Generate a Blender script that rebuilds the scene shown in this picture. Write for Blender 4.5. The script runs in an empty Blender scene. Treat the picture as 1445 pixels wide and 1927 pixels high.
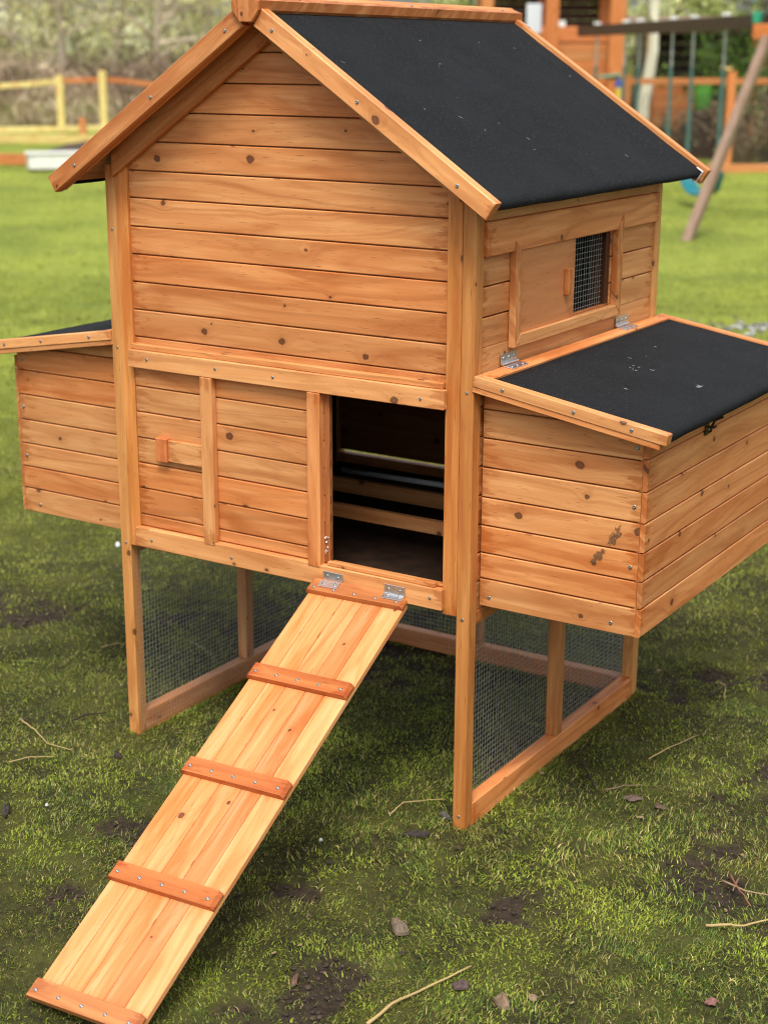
import bpy, math, random
import numpy as np
from mathutils import Vector, Matrix
random.seed(7); RNG = np.random.default_rng(11)
R = math.radians
S = bpy.context.scene
col = S.collection

# ------------------------------------------------------------------ camera
CAM = Vector((2.17526, -2.38706, 1.43826)); YAW, PIT, ROL, FPX = 0.564747, -0.284723, 0.0043564, 2941.49
fw = Vector((-math.sin(YAW)*math.cos(PIT), math.cos(YAW)*math.cos(PIT), math.sin(PIT)))
r0 = Vector((math.cos(YAW), math.sin(YAW), 0)); u0 = r0.cross(fw)
rt = r0*math.cos(ROL)+u0*math.sin(ROL); up = -r0*math.sin(ROL)+u0*math.cos(ROL)
cd = bpy.data.cameras.new('camera'); cam = bpy.data.objects.new('camera', cd); col.objects.link(cam)
M = Matrix((rt, up, -fw)).transposed().to_4x4(); M.translation = CAM; cam.matrix_world = M
cd.sensor_fit = 'HORIZONTAL'; cd.sensor_width = 24.0; cd.lens = 24.0*FPX/1445.0
cd.clip_start = 0.05; cd.clip_end = 1000
cd.dof.use_dof = True; cd.dof.focus_distance = 2.75; cd.dof.aperture_fstop = 3.9
S.camera = cam

# ------------------------------------------------------------------ light
w = bpy.data.worlds.new('World'); S.world = w; w.use_nodes = True
nt = w.node_tree; nt.nodes.clear()
sky = nt.nodes.new('ShaderNodeTexSky'); sky.sky_type = 'NISHITA'; sky.sun_disc = False
SUN_EL, SUN_AZ = 60.0, 152.0      # azimuth clockwise from +Y
sky.sun_elevation = R(SUN_EL); sky.sun_rotation = R(SUN_AZ); sky.dust_density = 4.0; sky.air_density = 1.0; sky.ozone_density = 1.0
hs = nt.nodes.new('ShaderNodeHueSaturation'); hs.inputs['Saturation'].default_value = 0.35
bg = nt.nodes.new('ShaderNodeBackground'); bg.inputs['Strength'].default_value = 0.14
wo = nt.nodes.new('ShaderNodeOutputWorld')
nt.links.new(sky.outputs[0], hs.inputs['Color']); nt.links.new(hs.outputs[0], bg.inputs[0]); nt.links.new(bg.outputs[0], wo.inputs[0])
sd = bpy.data.lights.new('sun', 'SUN'); sd.energy = 1.75; sd.angle = R(20); sd.color = (1.0, 0.95, 0.87)
so = bpy.data.objects.new('sun', sd); col.objects.link(so)
sdir = Vector((math.sin(R(SUN_AZ))*math.cos(R(SUN_EL)), math.cos(R(SUN_AZ))*math.cos(R(SUN_EL)), math.sin(R(SUN_EL))))
so.rotation_euler = sdir.to_track_quat('Z', 'Y').to_euler(); so.location = (0, 0, 20)
S.view_settings.view_transform = 'Standard'; S.view_settings.look = 'None'
S.view_settings.exposure = 0.62; S.view_settings.gamma = 1.0
S.render.engine = 'CYCLES'; S.cycles.filter_width = 1.1; S.cycles.max_bounces = 6; S.cycles.transparent_max_bounces = 4

# ------------------------------------------------------------------ terrain helpers
FH = Vector((-math.sin(YAW), math.cos(YAW), 0)); RH = Vector((math.cos(YAW), math.sin(YAW), 0))
def vnoise(x, y, sc, seed=0):
    x = np.asarray(x, float)*sc; y = np.asarray(y, float)*sc
    xi = np.floor(x).astype(np.int64); yi = np.floor(y).astype(np.int64); fx = x-xi; fy = y-yi
    fx = fx*fx*(3-2*fx); fy = fy*fy*(3-2*fy)
    def h(a, b):
        n = (a*374761393 + b*668265263 + seed*974634777) & 0xffffffff
        n = ((n ^ (n >> 13))*1274126177) & 0xffffffff
        return ((n ^ (n >> 16)) & 0xffff)/65535.0
    return (h(xi, yi)*(1-fx)+h(xi+1, yi)*fx)*(1-fy)+(h(xi, yi+1)*(1-fx)+h(xi+1, yi+1)*fx)*fy
def fbm(x, y, sc, seed=0, o=4):
    t = 0; a = .5; s = 0
    for i in range(o):
        t = t+a*vnoise(x, y, sc*2**i, seed+i*17); s += a; a *= .55
    return t/s
def height(x, y):
    x = np.asarray(x, float); y = np.asarray(y, float)
    s = (x-CAM.x)*FH.x+(y-CAM.y)*FH.y
    t = np.clip((s-5.5)/11.0, 0, 1)
    base = -0.55*(t*t*(3-2*t))
    far = np.clip((s-2.0)/20, 0, 1)
    ed = np.maximum(np.maximum(-x, x-.85), np.maximum(-y, y-.817)); damp = np.clip(.15+np.maximum(ed, 0)*4, .15, 1)
    return base - .005*(1-damp) + damp*((fbm(x, y, 2.2, 3)-.5)*.012*(1+far*6) + (fbm(x, y, 14, 5, 3)-.5)*.020)
def mudf(x, y):
    a = fbm(x, y, 1.1, 41, 4); b = fbm(x, y, 5.5, 77, 4)
    m = np.clip((a*.30+b*.82-.715)/.08, 0, 1); c3 = fbm(x, y, 19, 9, 3)
    for (px, py, r) in ((1.46, .02, .15), (-.75, .45, .15), (.1, .75, .28), (1.05, 1.0, .08), (-.3, -.55, .07)):
        d = np.hypot((x-px)*.7, (y-py)*1.5)/r
        m = np.maximum(m, np.clip((1.15-d+(b-.5)*2.2)/.45, 0, 1)*.9)
    return np.clip(m*(.15+2.0*np.clip((c3-.34)*2.2, 0, 1)), 0, 1)
def G(u, v):          # where the line of sight through a spot of the lawn meets the ground
    d = fw+rt*((u-722.5)/FPX)-up*((v-963.5)/FPX); lo, hi = 1.0, 120.0
    for _ in range(50):
        m = (lo+hi)/2; P = CAM+d*m
        if P.z > float(height(P.x, P.y)): lo = m
        else: hi = m
    return CAM+d*lo
def V(u, v, s):       # point at forward depth s
    d = fw+rt*((u-722.5)/FPX)-up*((v-963.5)/FPX); return CAM+d*s
def gz(P): return float(height(P.x, P.y))
def depth(P): return (P-CAM).dot(fw)

# ------------------------------------------------------------------ object helpers
def tag(o, label=None, cat=None, group=None, kind=None):
    if label: o['label'] = label
    if cat: o['category'] = cat
    if group: o['group'] = group
    if kind: o['kind'] = kind
    return o
def empty(name, loc):
    o = bpy.data.objects.new(name, None); o.location = loc; o.empty_display_size = .1; col.objects.link(o); return o
def wpos(o):
    p = Vector(o.location)
    while o.parent: o = o.parent; p += Vector(o.location)
    return p
class MB:
    """collects convex solids, tubes and sheets in world coordinates into one mesh"""
    def __init__(s): s.v = []; s.f = []; s.uv = []; s.c = []
    def face(s, idx, uvs, c): s.f.append(idx); s.uv.extend(uvs); s.c.extend([c]*len(idx))
    def solid(s, P, faces, O, X, Y, Z, tint=.5, smooth=False):
        """P: world points, convex; grain runs along X"""
        b = len(s.v); s.v.extend([tuple(p) for p in P]); cen = sum((Vector(p) for p in P), Vector())/len(P)
        ru, rv = random.uniform(0, 40), random.uniform(0, 40); rg = random.random()
        us = [(Vector(p)-O).dot(X) for p in P]; u0_, u1_ = min(us), max(us); LN = max(1e-6, u1_-u0_)
        for f in faces:
            q = [Vector(P[i]) for i in f]; n = Vector()
            for i in range(len(q)):
                a, d = q[i], q[(i+1) % len(q)]; n += a.cross(d)
            fc = sum(q, Vector())/len(q); f = list(f)
            if n.dot(fc-cen) < 0: f.reverse()
            uvs = []
            for i in f:
                d = Vector(P[i])-O; uvs.append((d.dot(X)+ru, d.dot(Y)+d.dot(Z)*1.0+rv))
            s.f.append([b+i for i in f]); s.uv.extend(uvs); s.c.extend([(tint, rg, (us[i]-u0_)/LN, LN) for i in f])
    def box(s, O, X, Y, Z, lx, ly, lz, ch=.0012, tint=.5):
        """chamfered box, O corner, X grain direction"""
        O = Vector(O); X = Vector(X).normalized(); Y = Vector(Y).normalized(); Z = Vector(Z).normalized()
        L = (lx, ly, lz); ch = min(ch, lx/3, ly/3, lz/3); P = []; ix = {}
        for sx in (0, 1):
            for sy in (0, 1):
                for sz in (0, 1):
                    sg = (sx, sy, sz)
                    for ax in range(3):
                        q = [(0 if sg[k] == 0 else L[k]) if k == ax else (ch if sg[k] == 0 else L[k]-ch) for k in range(3)]
                        ix[(sx, sy, sz, ax)] = len(P); P.append(O+X*q[0]+Y*q[1]+Z*q[2])
        F = []
        for ax in range(3):
            a, b2 = [k for k in range(3) if k != ax]
            for sd_ in (0, 1):
                f = []
                for (p, q) in ((0, 0), (1, 0), (1, 1), (0, 1)):
                    k = [0, 0, 0]; k[ax] = sd_; k[a] = p; k[b2] = q; f.append(ix[(*k, ax)])
                F.append(f)
            for p in (0, 1):            # edges parallel to ax
                for q in (0, 1):
                    k0 = [0, 0, 0]; k0[a] = p; k0[b2] = q; k1 = list(k0); k1[ax] = 1
                    F.append([ix[(*k0, a)], ix[(*k1, a)], ix[(*k1, b2)], ix[(*k0, b2)]])
        for sx in (0, 1):
            for sy in (0, 1):
                for sz in (0, 1): F.append([ix[(sx, sy, sz, k)] for k in range(3)])
        s.solid(P, F, O, X, Y, Z, tint)
    def aab(s, x0, x1, y0, y1, z0, z1, g='x', ch=.0012, tint=.5):
        ax = {'x': ((1, 0, 0), (0, 1, 0), (0, 0, 1)), 'y': ((0, 1, 0), (0, 0, 1), (1, 0, 0)), 'z': ((0, 0, 1), (1, 0, 0), (0, 1, 0))}[g]
        L = {'x': (x1-x0, y1-y0, z1-z0), 'y': (y1-y0, z1-z0, x1-x0), 'z': (z1-z0, x1-x0, y1-y0)}[g]
        s.box((x0, y0, z0), *ax, *L, ch=ch, tint=tint)
    def prism(s, poly, O, X, Y, N, t, ch=.0012, tint=.5, back_ch=False):
        """convex polygon in (X,Y), front at N*t, back at O"""
        O = Vector(O); X = Vector(X).normalized(); Y = Vector(Y).normalized(); N = Vector(N).normalized()
        n = len(poly); A = sum(poly[i][0]*poly[(i+1) % n][1]-poly[(i+1) % n][0]*poly[i][1] for i in range(n))
        if A < 0: poly = poly[::-1]
        ins = []
        for i in range(n):
            p0, p1, p2 = [Vector((*poly[(i+k) % n], 0)) for k in (-1, 0, 1)]
            d1 = (p1-p0).normalized(); d2 = (p2-p1).normalized(); n1 = Vector((-d1.y, d1.x, 0)); n2 = Vector((-d2.y, d2.x, 0))
            m = n1+n2; k = max(.25, 1+n1.dot(n2)); ins.append(p1+m*(ch/k))
        P = [O+X*p[0]+Y*p[1] for p in poly]+[O+X*p[0]+Y*p[1]+N*(t-ch) for p in poly]+[O+X*p.x+Y*p.y+N*t for p in ins]
        F = [list(range(n)), list(range(2*n, 3*n))]
        for i in range(n):
            j = (i+1) % n; F.append([i, j, n+j, n+i]); F.append([n+i, n+j, 2*n+j, 2*n+i])
        s.solid(P, F, O, X, Y, N, tint)
    def tube(s, pts, rad, seg=6, tint=.5, cap=True):
        pts = [Vector(p) for p in pts]; b = len(s.v); ru = random.uniform(0, 40); rg = random.random(); c = (tint, rg, 0, 1)
        if not hasattr(rad, '__len__'): rad = [rad]*len(pts)
        prev = None; L = 0
        for i, p in enumerate(pts):
            d = (pts[min(i+1, len(pts)-1)]-pts[max(i-1, 0)]).normalized()
            if prev is None: a = d.orthogonal().normalized()
            else: a = (prev-d*prev.dot(d)).normalized()
            prev = a; e = d.cross(a)
            for k in range(seg):
                t = 2*math.pi*k/seg; s.v.append(tuple(p+(a*math.cos(t)+e*math.sin(t))*rad[i]))
        for i in range(len(pts)-1):
            L2 = L+(pts[i+1]-pts[i]).length
            for k in range(seg):
                j = (k+1) % seg
                v0 = k/seg*6.28*rad[i]; v1 = (k+1)/seg*6.28*rad[i]
                s.face([b+i*seg+k, b+i*seg+j, b+(i+1)*seg+j, b+(i+1)*seg+k], [(L+ru, v0), (L+ru, v1), (L2+ru, v1), (L2+ru, v0)], c)
            L = L2
        if cap:
            s.face([b+k for k in range(seg)][::-1], [(ru, 0)]*seg, c)
            e0 = b+(len(pts)-1)*seg; s.face([e0+k for k in range(seg)], [(ru, 0)]*seg, c)
    def build(s, name, mat, parent=None, label=None, smooth=False, org=None):
        me = bpy.data.meshes.new(name); o0 = wpos(parent) if parent else (Vector(org) if org else Vector())
        me.from_pydata([tuple(Vector(v)-o0) for v in s.v], [], s.f)
        uvl = me.uv_layers.new(name='UVMap'); uvl.data.foreach_set('uv', [t for q in s.uv for t in q])
        ca = me.color_attributes.new('tint', 'FLOAT_COLOR', 'CORNER'); ca.data.foreach_set('color', [t for q in s.c for t in q])
        me.materials.append(mat)
        if smooth: me.shade_smooth()
        o = bpy.data.objects.new(name, me); col.objects.link(o)
        if parent: o.parent = parent
        elif org: o.location = org
        if label: o['label'] = label
        return o

# ------------------------------------------------------------------ materials
class NT:
    def __init__(s, name):
        s.m = bpy.data.materials.new(name); s.m.use_nodes = True; s.t = s.m.node_tree; s.t.nodes.clear()
        s.out = s.n('OutputMaterial'); s.p = s.n('BsdfPrincipled'); s.l(s.p.outputs[0], s.out.inputs[0])
    def n(s, ty, **k):
        x = s.t.nodes.new('ShaderNode'+ty)
        for a, b in k.items(): setattr(x, a, b)
        return x
    def l(s, a, b): s.t.links.new(a, b)
    def put(s, sock, v):
        if hasattr(v, 'links') or hasattr(v, 'is_linked'): s.l(v, sock)
        else: sock.default_value = v
    def math(s, op, a, b=0.0, c=None, clamp=False):
        x = s.n('Math', operation=op, use_clamp=clamp); s.put(x.inputs[0], a); s.put(x.inputs[1], b)
        if c is not None: s.put(x.inputs[2], c)
        return x.outputs[0]
    def ramp(s, v, a, b, lo=0.0, hi=1.0):
        x = s.n('MapRange', interpolation_type='SMOOTHSTEP'); s.put(x.inputs[0], v)
        for i, q in enumerate((a, b, lo, hi)): x.inputs[i+1].default_value = q
        return x.outputs[0]
    def mix(s, f, a, b, bt='MIX'):
        x = s.n('Mix', data_type='RGBA', blend_type=bt); s.put(x.inputs[0], f); s.put(x.inputs[6], a); s.put(x.inputs[7], b); return x.outputs[2]
    def noise(s, vec, scale, detail=3.0, rough=.5, dist=0.0, dim='3D', w=None):
        x = s.n('TexNoise', noise_dimensions=dim); x.inputs['Scale'].default_value = scale; x.inputs['Detail'].default_value = detail
        x.inputs['Roughness'].default_value = rough; x.inputs['Distortion'].default_value = dist
        if vec is not None: s.l(vec, x.inputs['Vector'])
        if w is not None: s.l(w, x.inputs['W'])
        return x.outputs[0]
    def vmul(s, v, k):
        x = s.n('VectorMath', operation='MULTIPLY'); s.l(v, x.inputs[0]); x.inputs[1].default_value = k; return x.outputs[0]
    def bump(s, h, st, dist=.001):
        x = s.n('Bump'); x.inputs['Strength'].default_value = st; x.inputs['Distance'].default_value = dist; s.l(h, x.inputs['Height']); s.l(x.outputs[0], s.p.inputs['Normal'])
    def set(s, **k):
        for a, b in k.items(): s.put(s.p.inputs[a.replace('_', ' ')], b)

def wood(name, light, mid, dark, knotc=(.09, .028, .01, 1), rough=.48, knots=.20, spec=.4, streak=1.0, red=(.41, .118, .022, 1), ends=.85):
    k = NT(name); uv = k.n('UVMap', uv_map='UVMap').outputs[0]; at = k.n('VertexColor', layer_name='tint')
    sp = k.n('SeparateColor'); k.l(at.outputs[0], sp.inputs[0]); tint, rnd = sp.outputs[0], sp.outputs[1]
    su = k.n('SeparateXYZ'); k.l(uv, su.inputs[0]); v = su.outputs[1]
    rnd2 = k.math('FRACT', k.math('MULTIPLY', rnd, 7.31))
    # knots: cells stretched along the board, distance measured in metres
    sc = (4.6, 13.0, 0.0)
    kc = k.vmul(uv, sc); vo = k.n('TexVoronoi', voronoi_dimensions='2D'); k.l(kc, vo.inputs['Vector']); vo.inputs['Scale'].default_value = 1.0; vo.inputs['Randomness'].default_value = .95
    wob = k.n('TexNoise', noise_dimensions='2D'); wob.inputs['Scale'].default_value = 130.0; wob.inputs['Detail'].default_value = 2; k.l(uv, wob.inputs['Vector'])
    df = k.n('VectorMath', operation='SUBTRACT'); k.l(vo.outputs['Position'], df.inputs[0]); k.l(kc, df.inputs[1])
    dm = k.vmul(df.outputs[0], (1/sc[0], 1/sc[1], 0)); dl = k.n('VectorMath', operation='LENGTH'); k.l(k.vmul(dm, (.82, 1.0, 0)), dl.inputs[0])
    d = k.math('ADD', dl.outputs['Value'], k.math('MULTIPLY', k.math('SUBTRACT', wob.outputs[0], .5), .0042))
    vc = k.n('SeparateColor'); k.l(vo.outputs['Color'], vc.inputs[0])
    on = k.math('GREATER_THAN', vc.outputs[0], knots)
    rad = k.math('MULTIPLY_ADD', k.math('POWER', vc.outputs[1], 1.6), .0062, .0018)
    core = k.math('MULTIPLY', k.ramp(k.math('DIVIDE', d, rad), 1.15, .75), on)
    halo = k.math('MULTIPLY', k.math('EXPONENT', k.math('MULTIPLY', k.math('DIVIDE', d, rad), -.62)), on)
    # grain phase, pushed aside by the knots
    big = k.noise(k.vmul(uv, (1.5, 9.0, 0)), 1.0, 1.5, .5, 0, '2D')
    ph = k.math('MULTIPLY_ADD', v, 62.0, k.math('MULTIPLY', big, 7.0))
    ph = k.math('ADD', ph, k.math('MULTIPLY', halo, 2.6))
    g = k.noise(None, 1.0, 2.5, .6, 0, '1D', w=ph)
    late = k.ramp(g, .44, .74)
    fib = k.noise(k.vmul(uv, (7.0, 620.0, 0)), 1.0, 2.0, .6, 0, '2D')
    stain = k.ramp(k.noise(k.vmul(uv, (3.3, 22.0, 0)), 1.0, 3.0, .6, 0.4, '2D'), .47, .72)
    fleck = k.ramp(k.noise(k.vmul(uv, (26.0, 480.0, 0)), 1.0, 1.0, .5, 0, '2D'), .74, .80)
    pale = k.ramp(k.noise(k.vmul(uv, (4.5, 60.0, 0)), 1.0, 2.0, .5, 0, '2D'), .40, .75)
    c = k.mix(pale, mid, light)
    c = k.mix(k.math('MULTIPLY', late, .42*streak), c, dark)
    c = k.mix(k.math('MULTIPLY', stain, .58*streak), c, red)
    bu = sp.outputs[2]; ed = k.math('MULTIPLY', k.math('MINIMUM', bu, k.math('SUBTRACT', 1.0, bu)), at.outputs[1])
    en = k.noise(k.vmul(uv, (16.0, 75.0, 0)), 1.0, 3.0, .65, 0, '2D')
    es = k.ramp(k.math('SUBTRACT', ed, k.math('MULTIPLY', k.math('SUBTRACT', en, .47), .16)), .022, -.012)
    c = k.mix(k.math('MULTIPLY', es, ends), c, red)
    c = k.mix(k.math('MULTIPLY', k.math('SUBTRACT', fib, .35), .34), c, dark)
    c = k.mix(k.math('MULTIPLY', fleck, .55), c, knotc)
    c = k.mix(k.math('MULTIPLY', halo, .62), c, dark)
    kin = k.mix(k.ramp(k.math('DIVIDE', d, rad), .3, .85), (.135, .046, .017, 1), knotc)
    c = k.mix(k.math('MULTIPLY', core, .92), c, kin)
    # board to board tone: tint .5 is neutral, plus a random shift
    br = k.math('ADD', k.math('MULTIPLY_ADD', tint, 1.0, .5), k.math('MULTIPLY_ADD', rnd, .24, -.10))
    hv = k.n('HueSaturation'); k.l(c, hv.inputs['Color']); k.l(br, hv.inputs['Value'])
    k.l(k.math('MULTIPLY_ADD', rnd2, .012, .494), hv.inputs['Hue']); k.l(k.math('MULTIPLY_ADD', rnd2, -.07, 1.02), hv.inputs['Saturation'])
    k.l(hv.outputs[0], k.p.inputs['Base Color'])
    k.l(k.math('MULTIPLY_ADD', fib, .22, rough-.1), k.p.inputs['Roughness']); k.set(Specular_IOR_Level=spec)
    h = k.math('ADD', k.math('MULTIPLY', fib, .6), k.math('MULTIPLY', k.math('SUBTRACT', 1.0, core), .5))
    k.bump(h, .35, .0006)
    return k.m
W_MAIN = wood('stained_fir', (.71, .325, .112, 1), (.62, .248, .075, 1), (.33, .098, .020, 1))
W_POST = wood('golden_fir', (.66, .300, .085, 1), (.565, .228, .054, 1), (.34, .105, .018, 1), knots=.55)
W_RAMP = wood('pale_fir', (.76, .360, .145, 1), (.70, .280, .092, 1), (.50, .145, .028, 1), knots=.60, red=(.56, .165, .032, 1), streak=1.35, ends=.6)
W_CLEAT = wood('red_cedar', (.50, .178, .048, 1), (.43, .140, .034, 1), (.30, .065, .011, 1), knots=.8, red=(.33, .07, .012, 1))
W_PLY = wood('plywood', (.60, .225, .075, 1), (.55, .195, .062, 1), (.45, .14, .04, 1), knots=1.1, streak=.5, red=(.45, .14, .04, 1))
W_FENCE = wood('pale_larch', (.66, .58, .22, 1), (.62, .50, .18, 1), (.48, .32, .10, 1), knots=.7)
W_CEDAR = wood('orange_cedar', (.62, .25, .075, 1), (.52, .18, .05, 1), (.34, .09, .022, 1), knots=.7)
W_OLD = wood('weathered_timber', (.27, .18, .125, 1), (.215, .135, .090, 1), (.12, .07, .045, 1), knots=.7, red=(.14, .06, .03, 1))
W_DARK = wood('dark_timber', (.060, .030, .017, 1), (.048, .023, .013, 1), (.028, .013, .008, 1), knots=.7, red=(.05, .02, .01, 1))

def simple(name, c, rough=.6, metal=0.0, spec=.5, var=0.0, scale=30, bump=0.0):
    k = NT(name); k.set(Roughness=rough, Metallic=metal, Specular_IOR_Level=spec)
    g = k.n('NewGeometry'); nz = k.noise(g.outputs['Position'], scale, 4.0, .6)
    c2 = tuple(x*(1-var) for x in c[:3])+(1,); c3 = tuple(min(1, x*(1+var)) for x in c[:3])+(1,)
    k.l(k.mix(k.ramp(nz, .3, .7), c2, c3), k.p.inputs['Base Color'])
    if bump: k.bump(nz, bump, .002)
    return k.m
M_STEEL = simple('zinc_steel', (.80, .80, .82), .36, 1.0, .5, .15, 200)
M_SCREW = simple('screw_zinc', (.36, .37, .36), .35, .9, .5, .25, 800)
M_WIRE = simple('galvanised_wire', (.46, .47, .46), .5, .6, .5, .15, 90)
def dirt_mat():
    k = NT('dried_dirt'); g = k.n('NewGeometry').outputs['Position']; nz = k.noise(g, 150.0, 5, .75); n2 = k.noise(g, 420.0, 3, .7)
    k.l(k.mix(k.ramp(n2, .35, .65), (.10, .05, .025, 1), (.30, .155, .08, 1)), k.p.inputs['Base Color']); k.set(Roughness=.95, Specular_IOR_Level=.1)
    k.l(k.ramp(nz, .38, .56, 0, .85), k.p.inputs['Alpha']); return k.m
M_DIRT = dirt_mat()
M_BRONZE = simple('dark_brass', (.07, .05, .03), .4, .8)
M_WHITE = simple('white_plastic', (.74, .74, .71), .5, 0, .5, .08, 12)
M_LINT = simple('lint', (.42, .42, .40), .8, 0, .3, .1, 60)
M_INNER = simple('shade_tinted_inner_board', (.028, .014, .008), .8, 0, .2, .4, 25)  # near-black colour stands in for the shade inside the coop
M_PERCH = simple('grey_tube', (.34, .36, .38), .25, 0, .5, .25, 300)

def felt_mat():
    k = NT('roofing_felt'); g = k.n('NewGeometry').outputs['Position']
    gr = k.noise(g, 430.0, 2.0, .8); gm = k.noise(g, 300.0, 2.0, .8); big = k.noise(g, 7.0, 4.0, .6); mid = k.noise(g, 42.0, 3, .6)
    c = k.mix(k.ramp(gr, .42, .64), (.0030, .0034, .0040, 1), (.015, .0172, .020, 1))
    c = k.mix(k.ramp(gm, .60, .71, 0, .8), c, (.095, .10, .105, 1))
    c = k.mix(k.math('MULTIPLY', k.ramp(big, .35, .7), .35), c, (.017, .019, .022, 1))
    c = k.mix(k.math('MULTIPLY', k.ramp(mid, .60, .8), .25), c, (.026, .026, .025, 1))
    k.l(c, k.p.inputs['Base Color']); k.set(Roughness=.9, Specular_IOR_Level=.22)
    k.bump(k.math('ADD', gr, gm), .9, .0012); return k.m
M_FELT = felt_mat()

def ground_mat():
    k = NT('lawn_soil'); g = k.n('NewGeometry').outputs['Position']; at = k.n('VertexColor', layer_name='mud'); sp = k.n('SeparateColor'); k.l(at.outputs[0], sp.inputs[0])
    mud, far = sp.outputs[0], sp.outputs[1]
    n1 = k.noise(g, 5.0, 5, .6); n2 = k.noise(g, 60.0, 5, .7); n3 = k.noise(g, 260.0, 3, .7); n4 = k.noise(g, .55, 4, .6); n5 = k.noise(g, 17.0, 4, .65)
    moss = k.mix(k.ramp(n2, .35, .65), (.022, .020, .008, 1), (.060, .060, .016, 1))
    moss = k.mix(k.ramp(n1, .42, .68), moss, (.085, .085, .020, 1))
    moss = k.mix(k.ramp(n3, .55, .75, 0, .6), moss, (.035, .030, .014, 1))
    soil = k.mix(k.ramp(n2, .3, .7), (.022, .015, .010, 1), (.060, .042, .028, 1))
    soil = k.mix(k.ramp(n3, .6, .75, 0, .5), soil, (.11, .085, .055, 1))
    near = k.mix(mud, moss, soil)
    fg = k.mix(k.ramp(n4, .3, .7), (.15, .19, .027, 1), (.30, .34, .050, 1))
    fg = k.mix(k.ramp(n5, .38, .72, 0, .75), fg, (.17, .22, .032, 1))
    fg = k.mix(k.ramp(n1, .56, .74, 0, .6), fg, (.42, .41, .085, 1))
    fg = k.mix(k.math('MULTIPLY', k.ramp(k.noise(g, 2.3, 4, .6), .60, .72), .5), fg, (.14, .11, .05, 1))
    k.l(k.mix(far, near, fg), k.p.inputs['Base Color']); k.set(Roughness=.9, Specular_IOR_Level=.2)
    k.bump(k.math('ADD', n2, n3), .8, .006); return k.m
def vcol_mat(name, rough=.55, trans=.3, spec=.3):
    k = NT(name); at = k.n('VertexColor', layer_name='tint'); k.l(at.outputs[0], k.p.inputs['Base Color']); k.set(Roughness=rough, Specular_IOR_Level=spec)
    if trans:
        tr = k.n('BsdfTranslucent'); k.l(at.outputs[0], tr.inputs[0]); mx = k.n('MixShader'); mx.inputs[0].default_value = trans
        k.l(k.p.outputs[0], mx.inputs[1]); k.l(tr.outputs[0], mx.inputs[2]); k.l(mx.outputs[0], k.out.inputs[0])
    return k.m
M_GRASS = vcol_mat('grass_blade', .5, .25); M_LEAF = vcol_mat('leaf', .6, .3); M_DRY = vcol_mat('dry_stem', .7, 0)

# ------------------------------------------------------------------ ground
def np_mesh(name, verts, faces_quads, cols, mat, colname='tint', parent=None, smooth=False, org=(0, 0, 0)):
    """verts (n,3) faces list of arrays with constant size"""
    me = bpy.data.meshes.new(name); verts = np.asarray(verts, np.float32)-np.asarray(org, np.float32)
    me.vertices.add(len(verts)); me.vertices.foreach_set('co', verts.ravel())
    loops = np.concatenate([f.ravel() for f in faces_quads]).astype(np.int32)
    tot = np.concatenate([np.full(len(f), f.shape[1], np.int32) for f in faces_quads]); st = np.concatenate([[0], np.cumsum(tot)[:-1]]).astype(np.int32)
    me.loops.add(len(loops)); me.loops.foreach_set('vertex_index', loops)
    me.polygons.add(len(tot)); me.polygons.foreach_set('loop_start', st); me.polygons.foreach_set('loop_total', tot)
    if smooth: me.polygons.foreach_set('use_smooth', np.ones(len(tot), bool))
    me.update(calc_edges=True); me.validate()
    ca = me.color_attributes.new(colname, 'FLOAT_COLOR', 'POINT'); ca.data.foreach_set('color', np.asarray(cols, np.float32).ravel())
    me.materials.append(mat); o = bpy.data.objects.new(name, me); col.objects.link(o); o.location = org
    if parent: o.parent = parent; o.location = Vector(org)-wpos(parent)
    return o
def axis(a, b, st, lim):
    m = list(np.arange(a, b, st)); s = st; lo = a; hi = m[-1]; L = []; H = []
    while lo > -lim: s *= 1.10; lo -= s; L.append(lo)
    s = st
    while hi < lim: s *= 1.10; hi += s; H.append(hi)
    return np.array(L[::-1]+m+H)
xs = axis(-2.2, 2.4, .012, 260); ys = axis(-1.3, 3.6, .012, 260); X_, Y_ = np.meshgrid(xs, ys); nx, ny = len(xs), len(ys)
Zg = height(X_, Y_); mud = mudf(X_, Y_)
Zg = Zg - mud*.006
sg = (X_-CAM.x)*FH.x+(Y_-CAM.y)*FH.y
far = np.clip((sg-4.2)/3.2, 0, 1)
idx = np.arange(nx*ny).reshape(ny, nx); q = np.stack([idx[:-1, :-1], idx[:-1, 1:], idx[1:, 1:], idx[1:, :-1]], -1).reshape(-1, 4)
gcols = np.stack([mud, far, 0*far, 1+0*far], -1).reshape(-1, 4)
ground = np_mesh('ground', np.stack([X_, Y_, Zg], -1).reshape(-1, 3), [q], gcols, ground_mat(), 'mud', smooth=True)
tag(ground, 'mossy lawn ground with bare muddy patches', 'ground', kind='structure')

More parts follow.
